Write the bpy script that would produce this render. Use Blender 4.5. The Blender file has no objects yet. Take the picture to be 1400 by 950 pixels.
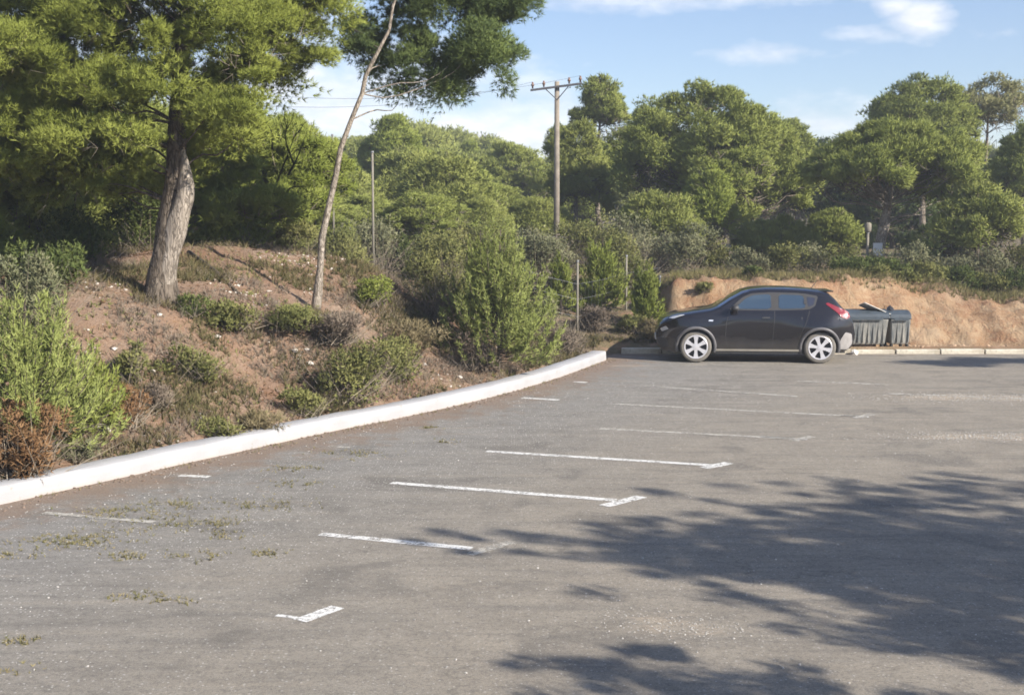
import bpy, bmesh, math, random
import numpy as np
from mathutils import Vector, Matrix, noise

SC = bpy.context.scene
C = SC.collection
R = math.radians
PI = math.pi

# ------------------------------------------------------------------ camera
F = 1800.0; CX = 700.0; CY = 475.0; CAMZ = 3.0
PITCH = math.atan(175 / F)
cp, sp = math.cos(PITCH), math.sin(PITCH)


def ray(px, py):
    a = (px - CX) / F; b = -(py - CY) / F
    return np.array([a, cp + b * sp, -sp + b * cp])


def P(px, py, Y):
    """point seen at photo pixel px,py that stands Y metres away"""
    d = ray(px, py)
    return np.array([0, 0, CAMZ]) + d * (Y / d[1])


def G(px, py, z=0.0):
    d = ray(px, py)
    return np.array([0, 0, CAMZ]) + d * ((z - CAMZ) / d[2])


cam_d = bpy.data.cameras.new('camera')
cam = bpy.data.objects.new('camera', cam_d); C.objects.link(cam)
cam.location = (0, 0, CAMZ); cam.rotation_euler = (PI / 2 - PITCH, 0, 0)
cam_d.sensor_width = 36; cam_d.lens = F / 1400 * 36; cam_d.clip_end = 3000
SC.camera = cam

# ------------------------------------------------------------------ materials


class NT:
    def __init__(s, name, world=False):
        if world:
            s.m = bpy.data.worlds.new(name)
        else:
            s.m = bpy.data.materials.new(name)
        s.m.use_nodes = True
        s.t = s.m.node_tree; s.t.nodes.clear()

    def n(s, typ, _out=0, **k):
        nd = s.t.nodes.new(typ)
        for a, v in k.items():
            if a.startswith('i_'):
                key = a[2:]
                key = int(key) if key.isdigit() else key.replace('_', ' ')
                if isinstance(v, bpy.types.NodeSocket):
                    s.t.links.new(v, nd.inputs[key])
                else:
                    nd.inputs[key].default_value = v
            else:
                setattr(nd, a, v)
        return nd

    def math(s, op, a, b=0.0, c=None, clamp=False):
        nd = s.n('ShaderNodeMath', operation=op, use_clamp=clamp, i_0=a, i_1=b)
        if c is not None:
            if isinstance(c, bpy.types.NodeSocket): s.t.links.new(c, nd.inputs[2])
            else: nd.inputs[2].default_value = c
        return nd.outputs[0]

    def mix(s, f, a, b, mode='MIX'):
        nd = s.n('ShaderNodeMix', data_type='RGBA', blend_type=mode)
        for i, v in ((0, f), (6, a), (7, b)):
            if isinstance(v, bpy.types.NodeSocket): s.t.links.new(v, nd.inputs[i])
            else: nd.inputs[i].default_value = (v if i == 0 else (*v, 1) if len(v) == 3 else v)
        return nd.outputs[2]

    def noise(s, vec, scale, detail=4, rough=.55, dist=0.0):
        return s.n('ShaderNodeTexNoise', i_Vector=vec, i_Scale=scale, i_Detail=detail, i_Roughness=rough, i_Distortion=dist).outputs[0]

    def ramp(s, f, lo, hi):
        nd = s.n('ShaderNodeMapRange', clamp=True, i_0=f, i_1=lo, i_2=hi)
        return nd.outputs[0]

    def attr(s, name):
        return s.n('ShaderNodeAttribute', attribute_name=name).outputs['Fac']

    def coord(s):
        return s.n('ShaderNodeTexCoord').outputs['Object']

    def scaled(s, v, sc):
        return s.n('ShaderNodeMapping', i_Vector=v, i_Scale=sc).outputs[0]

    def out(s, shader):
        s.t.links.new(shader, s.n('ShaderNodeOutputMaterial').inputs[0]); return s.m

    def pbr(s, color, rough=.8, bump=None, bs=.3, bd=.02, metal=0.0, coat=0.0, spec=.5):
        nd = s.n('ShaderNodeBsdfPrincipled')
        for k, v in (('Base Color', color), ('Roughness', rough), ('Metallic', metal), ('Coat Weight', coat), ('Specular IOR Level', spec)):
            if isinstance(v, bpy.types.NodeSocket): s.t.links.new(v, nd.inputs[k])
            else: nd.inputs[k].default_value = (*v, 1) if k == 'Base Color' and len(v) == 3 else v
        if bump is not None:
            b = s.n('ShaderNodeBump', i_Strength=bs, i_Distance=bd, i_Height=bump)
            s.t.links.new(b.outputs[0], nd.inputs['Normal'])
        return nd.outputs[0]


def plain(name, col, rough=.6, metal=0.0, coat=0.0, var=.12, sc=9.0, spec=.5, bump=0.0):
    m = NT(name); v = m.coord()
    nz = m.noise(v, sc, 5)
    c = m.mix(m.ramp(nz, .3, .7), [x * (1 - var) for x in col], [min(1, x * (1 + var)) for x in col])
    return m.out(m.pbr(c, rough, nz if bump else None, bump, .01, metal, coat, spec))


def foliage(name, c1, c2, trans=.3, c3=None):
    """c1 -> c2 by a per-tuft random number"""
    m = NT(name)
    t = m.attr('tint')
    c = m.mix(t, c1, c2)
    if c3 is not None:
        c = m.mix(m.ramp(t, .86, .9), c, c3)
    an = m.n('ShaderNodeAttribute', attribute_name='nrm').outputs['Vector']
    wn = m.n('ShaderNodeVectorTransform', vector_type='NORMAL', convert_from='OBJECT', convert_to='WORLD', i_Vector=an).outputs[0]
    gn = m.n('ShaderNodeNewGeometry').outputs['Normal']
    ws = m.n('ShaderNodeVectorMath', operation='SCALE', i_0=wn, i_Scale=2.4).outputs[0]
    nn = m.n('ShaderNodeVectorMath', operation='NORMALIZE', i_0=m.n('ShaderNodeVectorMath', operation='ADD', i_0=ws, i_1=gn).outputs[0]).outputs[0]
    d = m.n('ShaderNodeBsdfDiffuse', i_Color=c, i_Roughness=.6, i_Normal=nn).outputs[0]
    tr = m.n('ShaderNodeBsdfTranslucent', i_Color=c, i_Normal=nn).outputs[0]
    return m.out(m.n('ShaderNodeMixShader', i_0=trans, i_1=d, i_2=tr).outputs[0])


def bark(name, dark, light, scale=7.0, zs=.25, bs=.8):
    m = NT(name); v = m.coord()
    vv = m.scaled(v, (1, 1, zs))
    w = m.noise(vv, scale * 2.2, 6, .65, .6)
    wob = m.n('ShaderNodeVectorMath', operation='MULTIPLY_ADD', i_0=m.n('ShaderNodeTexNoise', i_Vector=vv, i_Scale=scale * 1.5, i_Detail=5.0).outputs[1], i_1=(.16, .16, .16)); m.t.links.new(vv, wob.inputs[2])
    vo = m.n('ShaderNodeTexVoronoi', feature='DISTANCE_TO_EDGE', i_Vector=wob.outputs[0], i_Scale=scale * 2.3).outputs[0]
    crack = m.math('MAXIMUM', m.ramp(vo, .0, .16), m.ramp(m.noise(vv, scale, 4), .5, .62))
    c = m.mix(m.ramp(w, .3, .7), dark, light)
    c = m.mix(crack, [x * .6 for x in dark], c)
    h = m.math('ADD', m.math('MULTIPLY', crack, .6), m.math('MULTIPLY', w, .6))
    return m.out(m.pbr(c, .9, h, bs, .03, spec=.2))


M = {}
M['pine'] = foliage('pine_needles', (.280, .325, .072), (.500, .550, .140), .42)
M['pine_young'] = foliage('pine_needles_soft', (.330, .385, .115), (.500, .550, .190), .42)
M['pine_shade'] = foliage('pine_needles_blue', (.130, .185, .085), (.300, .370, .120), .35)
M['pine_bright'] = foliage('pine_needles_young', (.290, .350, .075), (.460, .510, .140), .42)
M['pine_mid'] = foliage('pine_needles_middle', (.320, .370, .100), (.480, .520, .160), .42)
M['pine_far'] = foliage('pine_needles_far', (.340, .380, .110), (.500, .530, .170), .42)
M['pine_pale'] = foliage('pine_needles_pale', (.400, .400, .190), (.540, .520, .260), .42)
M['pine_dark'] = foliage('pine_needles_dark', (.110, .155, .062), (.190, .240, .080), .3)
M['scrub'] = foliage('scrub_leaves', (.220, .240, .085), (.370, .360, .140), .32)
M['scrub_grey'] = foliage('scrub_leaves_grey', (.250, .265, .150), (.370, .360, .210), .32)
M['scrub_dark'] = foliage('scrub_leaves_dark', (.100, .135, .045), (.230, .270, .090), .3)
M['dry'] = foliage('dry_needles', (.200, .105, .052), (.360, .225, .120), .2)
M['dry_grey'] = foliage('dry_stems', (.200, .155, .120), (.320, .265, .205), .15)
M['straw'] = foliage('straw_grass', (.240, .200, .105), (.420, .350, .210), .3)
M['weed'] = foliage('weed_leaves', (.200, .205, .070), (.480, .400, .220), .4)
M['twig'] = foliage('bare_twigs', (.190, .155, .120), (.330, .280, .220), .0)
M['twig_pale'] = foliage('pale_dead_twigs', (.36, .30, .24), (.52, .45, .37), .0)
M['bark'] = bark('pine_bark', (.085, .067, .052), (.230, .190, .150))
M['bark_pale'] = bark('pale_bark', (.20, .165, .13), (.50, .44, .37), 10, .3, .5)
M['bark_sunlit'] = bark('pale_sunlit_bark', (.22, .185, .15), (.46, .40, .335), 8, .22, .6)  # paler copy of the bark, sunlight on the thick trunk put into the colour
M['bark_far'] = bark('far_bark', (.16, .13, .10), (.34, .29, .24), 5, .3, .3)

# ------------------------------------------------------------------ object helpers


def mesh_obj(name, V, Fc, mat, parent=None, smooth=False, tint=None, loc=None):
    me = bpy.data.meshes.new(name)
    me.from_pydata([tuple(v) for v in V], [], [tuple(f) for f in Fc])
    if smooth: me.polygons.foreach_set('use_smooth', [True] * len(me.polygons))
    if mat: me.materials.append(mat)
    o = bpy.data.objects.new(name, me); C.objects.link(o)
    if parent is not None: o.parent = parent
    if loc is not None: o.location = loc
    return o


def tri_obj(name, V, tint, mat, parent=None):
    """V (3N,3): loose triangles; tint (N,)"""
    V = np.ascontiguousarray(V, np.float32); n = len(V) // 3
    me = bpy.data.meshes.new(name)
    me.vertices.add(3 * n); me.vertices.foreach_set('co', V.ravel())
    me.loops.add(3 * n); me.loops.foreach_set('vertex_index', np.arange(3 * n, dtype=np.int32))
    me.polygons.add(n)
    me.polygons.foreach_set('loop_start', np.arange(n, dtype=np.int32) * 3)
    me.polygons.foreach_set('loop_total', np.full(n, 3, np.int32))
    a = me.attributes.new('tint', 'FLOAT', 'POINT')
    a.data.foreach_set('value', np.repeat(np.asarray(tint, np.float32), 3))
    b = me.attributes.new('nrm', 'FLOAT_VECTOR', 'POINT')
    b.data.foreach_set('vector', np.repeat(np.ascontiguousarray(LASTN, np.float32), 3, 0).ravel())
    me.materials.append(mat); me.update()
    o = bpy.data.objects.new(name, me); C.objects.link(o)
    if parent is not None: o.parent = parent
    return o


def bm_obj(name, bm, mat, parent=None, smooth=False):
    me = bpy.data.meshes.new(name); bm.to_mesh(me); bm.free()
    if smooth: me.polygons.foreach_set('use_smooth', [True] * len(me.polygons))
    me.materials.append(mat)
    o = bpy.data.objects.new(name, me); C.objects.link(o)
    if parent is not None: o.parent = parent
    return o


def tag(o, label=None, cat=None, group=None, kind=None):
    if label: o['label'] = label
    if cat: o['category'] = cat
    if group: o['group'] = group
    if kind: o['kind'] = kind
    return o


def thing(name, label, cat, loc=(0, 0, 0), rz=0, group=None):
    o = bpy.data.objects.new(name, None); C.objects.link(o)
    o.empty_display_size = .2
    o.location = [float(a) for a in loc]; o.rotation_euler = (0, 0, rz)
    return tag(o, label, cat, group)


def dup(root, loc, rz, sc, label, group):
    r = root.copy(); C.objects.link(r)
    r.location = [float(a) for a in loc]; r.rotation_euler = (0, 0, rz); r.scale = sc if hasattr(sc, '__len__') else (sc,) * 3
    r['label'] = label; r['group'] = group
    for ch in list(root.children):
        c = ch.copy(); C.objects.link(c); c.parent = r
    return r


def box_bm(bm, x0, x1, y0, y1, z0, z1, bev=0.0):
    vs = [bm.verts.new(v) for v in ((x0, y0, z0), (x1, y0, z0), (x1, y1, z0), (x0, y1, z0), (x0, y0, z1), (x1, y0, z1), (x1, y1, z1), (x0, y1, z1))]
    fs = [bm.faces.new([vs[i] for i in f]) for f in ((3, 2, 1, 0), (4, 5, 6, 7), (0, 1, 5, 4), (1, 2, 6, 5), (2, 3, 7, 6), (3, 0, 4, 7))]
    if bev:
        es = set(e for f in fs for e in f.edges)
        bmesh.ops.bevel(bm, geom=list(es), offset=bev, segments=2, affect='EDGES', profile=.5)
    return bm


def tube(V, Fc, pts, rads, sides=8, rough=0.0, rng=None, cap=True):
    """append a tapered tube to the lists"""
    pts = [np.asarray(p, float) for p in pts]
    b = len(V); ref = np.array([.31, .87, .12])
    prev = None
    n = len(pts)
    for i, p in enumerate(pts):
        t = pts[min(i + 1, n - 1)] - pts[max(i - 1, 0)]
        t = t / (np.linalg.norm(t) + 1e-9)
        if prev is None:
            u = np.cross(t, ref if abs(t @ ref) < .9 else np.array([1., 0, 0]))
        else:
            u = prev - t * (prev @ t)
        u /= np.linalg.norm(u) + 1e-9; prev = u
        w = np.cross(t, u)
        for k in range(sides):
            a = 2 * PI * k / sides
            r = rads[i]
            if rough: r *= 1 + rough * (noise.noise(Vector((math.cos(a) * 1.7 + p[0] * 3, math.sin(a) * 1.7 + p[1] * 3, p[2] * 2.2))) * 1.6)
            V.append(p + u * math.cos(a) * r + w * math.sin(a) * r)
    for i in range(n - 1):
        for k in range(sides):
            k2 = (k + 1) % sides
            Fc.append((b + i * sides + k, b + i * sides + k2, b + (i + 1) * sides + k2, b + (i + 1) * sides + k))
    if cap:
        Fc.append(tuple(b + (n - 1) * sides + k for k in range(sides)))
        Fc.append(tuple(b + k for k in reversed(range(sides))))


def spline(pts, n):
    """catmull-rom through pts"""
    pts = [np.asarray(p, float) for p in pts]
    q = [2 * pts[0] - pts[1]] + pts + [2 * pts[-1] - pts[-2]]
    out = []
    m = len(pts) - 1
    for j in range(n + 1):
        s = j / n * m; i = min(int(s), m - 1); t = s - i
        a, b, c, d = q[i], q[i + 1], q[i + 2], q[i + 3]
        out.append(.5 * ((2 * b) + (-a + c) * t + (2 * a - 5 * b + 4 * c - d) * t * t + (-a + 3 * b - 3 * c + d) * t ** 3))
    return out


def norm(a):
    return a / (np.linalg.norm(a, axis=-1, keepdims=True) + 1e-9)


def blades(Cn, D, L, n, w, rng, spread=.6, start=.0, tint=None):
    """n thin triangles leaving every point Cn about direction D"""
    N = len(Cn)
    Cr = np.repeat(Cn, n, 0); Dr = np.repeat(D, n, 0)
    v = norm(Dr + rng.normal(0, spread, (N * n, 3)))
    Lr = np.repeat(np.broadcast_to(L, (N,)), n)[:, None] * rng.uniform(.6, 1.1, (N * n, 1))
    side = norm(np.cross(v, rng.normal(0, 1, (N * n, 3)))) * (w * rng.uniform(.7, 1.2, (N * n, 1))) / 2
    base = Cr + v * Lr * start
    tip = Cr + v * Lr
    V = np.empty((N * n * 3, 3)); V[0::3] = base - side; V[1::3] = base + side; V[2::3] = tip
    T = rng.uniform(0, 1, N) if tint is None else tint
    T = np.clip(np.repeat(T, n) + rng.uniform(-.12, .12, N * n), 0, 1)
    global LASTN
    LASTN = norm(Dr + rng.normal(0, .25, (N * n, 3)))
    return V, T


# ------------------------------------------------------------------ terrain
KERB = [G(-420, 790), G(-220, 741), G(0, 690), G(180, 650), G(430, 595), G(600, 560), G(720, 530), G(790, 507), G(829, 492)]
KERB[0] = KERB[0]; KL = np.array([k[:2] for k in KERB])
KL = np.vstack([[KL[0] + (KL[0] - KL[1]) * 4], KL])
KY = 29.35     # far kerb
K_END = KL[-1]
lot_poly = np.vstack([KL, [[K_END[0] + .3, KY], [60, KY + .3], [60, -30], [-40, -30], [-40, KL[0][1]]]])


def seg_dist(px, py, a, b):
    ab = b - a; t = np.clip(((px - a[0]) * ab[0] + (py - a[1]) * ab[1]) / (ab @ ab), 0, 1)
    return np.hypot(px - a[0] - t * ab[0], py - a[1] - t * ab[1])


def inside(px, py, poly):
    c = np.zeros(np.shape(px), bool); n = len(poly)
    for i in range(n):
        a = poly[i]; b = poly[(i + 1) % n]
        if a[1] == b[1]: continue
        cond = ((a[1] > py) != (b[1] > py)) & (px < (b[0] - a[0]) * (py - a[1]) / (b[1] - a[1]) + a[0])
        c ^= cond
    return c


def lot_sd(px, py):
    d = np.full(np.shape(px), 1e9)
    n = len(lot_poly)
    for i in range(n): d = np.minimum(d, seg_dist(px, py, lot_poly[i], lot_poly[(i + 1) % n]))
    return np.where(inside(px, py, lot_poly), -d, d)


ctrl = []
for a in KL[1:]: ctrl.append((a[0] - .25, a[1] + .25, .10))
for q in ((218, 420, 20), (120, 425, 19.3), (20, 400, 20), (-120, 400, 20), (0, 520, 16.9), (-150, 560, 15.5), (60, 600, 15.5), (150, 560, 17), (250, 500, 18.5), (300, 425, 21), (430, 427, 21.5),
          (150, 352, 24), (270, 336, 25), (400, 347, 25.5), (470, 353, 26), (530, 378, 26.6), (590, 425, 26), (500, 480, 22.2), (600, 490, 23.8), (650, 455, 26.5), (700, 478, 26.5),
          (380, 520, 20.2), (780, 478, 29)):
    p = P(*q); ctrl.append(tuple(p))
ctrl += [(-25, 14, 2.2), (-25, 25, 2.6), (-14, 30, 2.2), (-6, 31, 1.9), (-2.5, 32, 1.4), (1.2, 33, 1.0), (3, 31.5, .55), (-40, 0, 2), (-12, 5, 1.4), (-20, 45, 1.5), (0, 45, 1.45), (3, 36, 1.5), (10, 38, 1.6), (10, 50, 1.7), (25, 38, 1.4), (40, 45, 1.6),
         (-30, 70, 1.9), (0, 70, 1.6), (30, 70, 1.8), (0, 110, 2.2), (-50, 110, 3), (60, 110, 2.4), (-80, 40, 3), (80, 35, 1.5)]
CT = np.array(ctrl)


def _phi(r): return np.where(r > 1e-9, r, 0) + .0


_A = _phi(np.hypot(CT[:, None, 0] - CT[None, :, 0], CT[:, None, 1] - CT[None, :, 1])) - np.eye(len(CT)) * .12
_A = np.block([[_A, np.ones((len(CT), 1))], [np.ones((1, len(CT))), np.zeros((1, 1))]])
_W = np.linalg.solve(_A, np.append(CT[:, 2], 0))


def rbf(x, y):
    x = np.asarray(x, float); s = np.full(x.shape, _W[-1])
    for i in range(len(CT)): s = s + _W[i] * np.hypot(x - CT[i, 0], y - CT[i, 1])
    return s


def sstep(a, b, x):
    t = np.clip((x - a) / (b - a), 0, 1); return t * t * (3 - 2 * t)


def clay_w(x, y):
    return sstep(3.3, 4.0, x) * sstep(29.4, 29.9, y)


def bank_top(x):
    """height of the cut's lip"""
    return 1.56 - .42 * sstep(9, 12.5, x) + .10 * np.sin(x * .9) * sstep(10, 12, x) + .06 * np.sin(x * 2.3 + 1) * sstep(9, 11, x)


def bank_z(x, y):
    foot = 30.6 + .25 * np.sin(x * .8)
    run = 1.1 + 1.7 * sstep(7.5, 11, x)
    wig = (.06 + .08 * sstep(7, 10, x)) * np.sin(x * 2.1 + .5 * np.sin(x * 5)) + .07 * np.sin(x * 5.3 + 1.3)
    t = np.clip((y - foot + wig * .8) / run, 0, 1)
    s = np.where(t < 1, t ** .8, 1)
    return .08 + (bank_top(x) - .08) * s


def terr(x, y, fine=True):
    x = np.asarray(x, float); y = np.asarray(y, float)
    h = rbf(x, y)
    far = np.hypot(x, y)
    h = np.where(far > 130, 2.4 + (far - 130) * .01, h)
    h = np.minimum(h, 30)
    cw = clay_w(x, y)
    bz = bank_z(x, y)
    behind = sstep(34.5, 40, y)
    h = h * (1 - cw * (1 - behind)) + bz * cw * (1 - behind)
    sd = lot_sd(x, y)
    h = np.where(sd < .13, -.06, np.maximum(h, .06) * sstep(.13, .6, sd) + .11 * (1 - sstep(.13, .6, sd)))
    return h


def axis(lo, hi, st, far, g=1.16):
    a = list(np.arange(lo, hi + 1e-6, st)); s = st
    while a[-1] < far: s *= g; a.append(a[-1] + s)
    s = st
    while a[0] > -far: s *= g; a.insert(0, a[0] - s)
    return np.array(a)


xs = axis(-11.5, 16, .11, 1500); ys = axis(11.5, 37, .11, 1500)
GX, GY = np.meshgrid(xs, ys, indexing='ij')
GZ = terr(GX, GY)
SD = lot_sd(GX, GY)
near = (GX > -13) & (GX < 18) & (GY > 10) & (GY < 40) & (SD > .3)
CW = clay_w(GX, GY)
ii = np.argwhere(near)
for i, j in ii:
    x, y = GX[i, j], GY[i, j]
    z = noise.fractal(Vector((x * .9, y * .9, 0)), 1.0, 2.1, 5) * .07 + noise.noise(Vector((x * 5, y * 5, 3))) * .02
    if CW[i, j] > .3 and y < 34.5:
        z += noise.fractal(Vector((x * 2.4, y * .7, GZ[i, j] * 2)), .65, 2.1, 6) * .085 * CW[i, j] + noise.noise(Vector((x * 7, y * 5, GZ[i, j] * 7))) * .05
    GZ[i, j] += z * sstep(.3, 1.2, SD[i, j])
nx, ny = GX.shape
V = np.stack([GX, GY, GZ], -1).reshape(-1, 3)
idx = np.arange(nx * ny).reshape(nx, ny)
Q = np.stack([idx[:-1, :-1], idx[1:, :-1], idx[1:, 1:], idx[:-1, 1:]], -1).reshape(-1, 4)


def grid_mesh(name, V, Q, mat, attrs):
    me = bpy.data.meshes.new(name)
    me.vertices.add(len(V)); me.vertices.foreach_set('co', np.ascontiguousarray(V, np.float32).ravel())
    me.loops.add(Q.size); me.loops.foreach_set('vertex_index', Q.astype(np.int32).ravel())
    me.polygons.add(len(Q)); me.polygons.foreach_set('loop_start', np.arange(len(Q), dtype=np.int32) * 4)
    me.polygons.foreach_set('loop_total', np.full(len(Q), 4, np.int32))
    me.polygons.foreach_set('use_smooth', np.ones(len(Q), bool))
    for k, a in attrs.items():
        at = me.attributes.new(k, 'FLOAT', 'POINT'); at.data.foreach_set('value', np.ascontiguousarray(a, np.float32).ravel())
    me.materials.append(mat); me.update()
    o = bpy.data.objects.new(name, me); C.objects.link(o); return o


def ground_z(x, y):
    """height of the finished ground"""
    i = int(np.clip(np.searchsorted(xs, x) - 1, 0, nx - 2)); j = int(np.clip(np.searchsorted(ys, y) - 1, 0, ny - 2))
    a = (x - xs[i]) / (xs[i + 1] - xs[i]); b = (y - ys[j]) / (ys[j + 1] - ys[j])
    return float((GZ[i, j] * (1 - a) + GZ[i + 1, j] * a) * (1 - b) + (GZ[i, j + 1] * (1 - a) + GZ[i + 1, j + 1] * a) * b)


def hit(px, py, y0=13.0, y1=70.0):
    """first place where the sight line through a photo pixel meets the ground"""
    d = ray(px, py); t = y0
    while t < y1:
        p = np.array([0, 0, CAMZ]) + d * (t / d[1])
        if p[2] <= ground_z(p[0], p[1]): return np.array([p[0], p[1], ground_z(p[0], p[1])])
        t += .08
    p = P(px, py, y1); return np.array([p[0], p[1], ground_z(p[0], p[1])])


def on(px, Y):
    x = P(px, 300, Y)[0]; return np.array([x, Y, ground_z(x, Y)])


m = NT('earth'); v = m.coord()
n1 = m.noise(v, .55, 6, .6); n2 = m.noise(v, 3.2, 6, .65); n3 = m.noise(v, 28, 5, .7); n4 = m.noise(v, 90, 3, .7)
soil = m.mix(m.ramp(n1, .36, .62), (.250, .150, .098), (.365, .270, .200))
soil = m.mix(m.ramp(n2, .42, .66), soil, (.300, .195, .130))
soil = m.mix(m.ramp(n3, .50, .72), soil, (.150, .085, .052))
peb = m.n('ShaderNodeTexVoronoi', i_Vector=v, i_Scale=22.0)
pm = m.math('MULTIPLY', m.ramp(peb.outputs[0], .22, .12), m.ramp(m.noise(v, 2.0, 3), .52, .62))
soil = m.mix(pm, soil, (.52, .44, .36))
grassy = m.mix(m.ramp(n3, .4, .6), (.085, .082, .040), (.170, .150, .085))
soil = m.mix(m.math('MULTIPLY', m.attr('veg'), m.ramp(n2, .35, .55)), soil, grassy)
cv = m.scaled(v, (1, 1, 1.0))
c1 = m.noise(cv, 1.3, 6, .6, .4)
c2 = m.noise(m.n('ShaderNodeMapping', i_Vector=v, i_Rotation=(0, R(35), 0), i_Scale=(2.2, 1.5, 1.2)).outputs[0], 2.2, 6, .65, .5)
clay = m.mix(m.ramp(c1, .36, .62), (.300, .180, .098), (.410, .290, .178))
clay = m.mix(m.ramp(c2, .50, .68), clay, (.265, .145, .078))
clay = m.mix(m.ramp(n3, .52, .72), clay, (.40, .31, .22)); clay = m.mix(m.math('MULTIPLY', m.ramp(n3, .46, .34), .6), clay, (.17, .10, .06))
lay = m.noise(m.scaled(v, (.8, .8, 3)), 1.2, 4, .6, .4)
clay = m.mix(m.math('MULTIPLY', m.ramp(lay, .52, .64), .45), clay, (.38, .29, .20)); clay = m.mix(m.math('MULTIPLY', m.ramp(lay, .46, .36), .35), clay, (.26, .125, .07))
col = m.mix(m.attr('clay'), soil, clay)
h = m.math('ADD', m.math('MULTIPLY', n3, .7), m.math('ADD', m.math('MULTIPLY', n4, .3), m.math('MULTIPLY', c2, m.math('MULTIPLY', m.attr('clay'), 2.6))))
earth = m.out(m.pbr(col, .95, h, .9, .05, spec=.15))
veg = sstep(24, 32, GY) * (1 - CW) + sstep(33.0, 34.2, GY) * CW
veg = np.clip(veg + (SD > 60), 0, 1)
claya = CW * (1 - sstep(32.6, 34.0, GY + .3 * np.sin(GX * 3)))
ground = grid_mesh('ground', V, Q, earth, {'clay': claya, 'veg': veg})
tag(ground, 'brown earth mound and orange clay cut around the car park', kind='structure')

# ------------------------------------------------------------------ asphalt
m = NT('worn_asphalt'); v = m.coord()
big = m.noise(v, .35, 5, .6, .4); med = m.noise(v, 1.7, 6, .65); fin = m.noise(v, 45, 4, .75); fin2 = m.noise(v, 160, 3, .8)
warm = m.attr('warm'); dirt = m.attr('dirt'); sand = m.attr('sand')
c = m.mix(m.ramp(med, .3, .7), (.215, .190, .153), (.295, .260, .207))
wm = m.math('ADD', m.math('MULTIPLY', warm, .75), m.math('MULTIPLY', m.ramp(big, .40, .66), .45), clamp=True)
c = m.mix(wm, c, m.mix(m.ramp(med, .35, .65), (.250, .211, .160), (.335, .284, .215)))
# long faint smears along the driving lane
grey = m.math('MULTIPLY', m.attr('grit'), .7)
c = m.mix(grey, c, m.mix(m.ramp(med, .3, .7), (.190, .187, .184), (.265, .260, .252)))
sm = m.noise(m.n('ShaderNodeMapping', i_Vector=v, i_Rotation=(0, 0, R(-36)), i_Scale=(.35, 3.0, 1)).outputs[0], 1.6, 5, .6, .3)
c = m.mix(m.math('MULTIPLY', m.ramp(sm, .50, .68), .55), c, (.150, .136, .118))
c = m.mix(m.math('MULTIPLY', m.ramp(sm, .46, .30), .50), c, (.320, .275, .215))
# dark oily stains
st = m.noise(v, .9, 3, .5, .8)
c = m.mix(m.math('MULTIPLY', m.ramp(st, .56, .68), .6), c, (.120, .108, .093))
# aggregate
c = m.mix(m.math('MULTIPLY', m.ramp(fin, .47, .62), .55), c, (.095, .088, .080))
c = m.mix(m.math('MULTIPLY', m.ramp(fin2, .54, .64), .6), c, (.50, .47, .42))
fin3 = m.noise(v, 14, 5, .8)
c = m.mix(m.math('MULTIPLY', m.ramp(fin3, .52, .62), .45), c, (.115, .106, .096)); c = m.mix(m.math('MULTIPLY', m.ramp(fin3, .46, .36), .30), c, (.33, .315, .285))
vo = m.n('ShaderNodeTexVoronoi', i_Vector=v, i_Scale=30.0)
rare = m.ramp(m.n('ShaderNodeSeparateColor', i_Color=vo.outputs[1]).outputs[0], .70, .76)
sp1 = m.math('MULTIPLY', m.math('MULTIPLY', m.ramp(vo.outputs[0], .30, .18), rare), m.math('ADD', m.math('MULTIPLY', m.attr('grit'), 1.3), .08, clamp=True))
c = m.mix(sp1, c, (.62, .60, .56))
# dirt by the kerb and sand patches
dm = m.math('MULTIPLY', m.ramp(m.math('ADD', dirt, m.math('MULTIPLY', m.math('SUBTRACT', m.noise(v, 2.6, 6, .75), .5), 2.4)), .35, .85), 1.0)
dc = m.mix(m.ramp(fin, .4, .62), (.270, .200, .150), (.160, .115, .085))
c = m.mix(m.math('MULTIPLY', dm, .85), c, dc)
sv = m.scaled(v, (.6, 1.6, 1))
sm2 = m.ramp(m.math('ADD', sand, m.math('MULTIPLY', m.math('SUBTRACT', m.noise(sv, 5, 6, .8), .5), 2.2)), .45, 1.0)
c = m.mix(m.math('MULTIPLY', sm2, .85), c, m.mix(m.ramp(fin, .42, .6), (.50, .42, .32), (.26, .21, .16)))
ck = m.n('ShaderNodeTexVoronoi', feature='DISTANCE_TO_EDGE', i_Vector=m.n('ShaderNodeVectorMath', operation='ADD', i_0=v, i_1=m.n('ShaderNodeTexNoise', i_Vector=v, i_Scale=1.6, i_Detail=6.0).outputs[1]).outputs[0], i_Scale=.33).outputs[0]
ckm = m.math('MULTIPLY', m.ramp(ck, .006, .002), m.ramp(m.noise(v, .8, 3), .48, .56))
c = m.mix(m.math('MULTIPLY', ckm, .28), c, (.075, .068, .058))
h = m.math('ADD', m.math('MULTIPLY', fin, .6), m.math('MULTIPLY', fin2, .5))
asphalt_m = m.out(m.pbr(c, .88, h, .55, .012, spec=.25))
ax = np.concatenate([np.arange(-24, -8, .5), np.arange(-8, 13, .14), np.arange(13, 60, .9)]); ay = np.concatenate([np.arange(-28, 6, .8), np.arange(6, 29.5, .14)])
AX, AY = np.meshgrid(ax, ay, indexing='ij')
sd = lot_sd(AX, AY)
keep_v = sd
V = np.stack([AX, AY, np.zeros_like(AX)], -1).reshape(-1, 3)
idx = np.arange(AX.size).reshape(AX.shape)
Q = np.stack([idx[:-1, :-1], idx[1:, :-1], idx[1:, 1:], idx[:-1, 1:]], -1)
cxm = (AX[:-1, :-1] + AX[1:, 1:]) / 2; cym = (AY[:-1, :-1] + AY[1:, 1:]) / 2
Q = Q[lot_sd(cxm, cym) < .10].reshape(-1, 4)
kd = np.full(AX.shape, 1e9)
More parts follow.
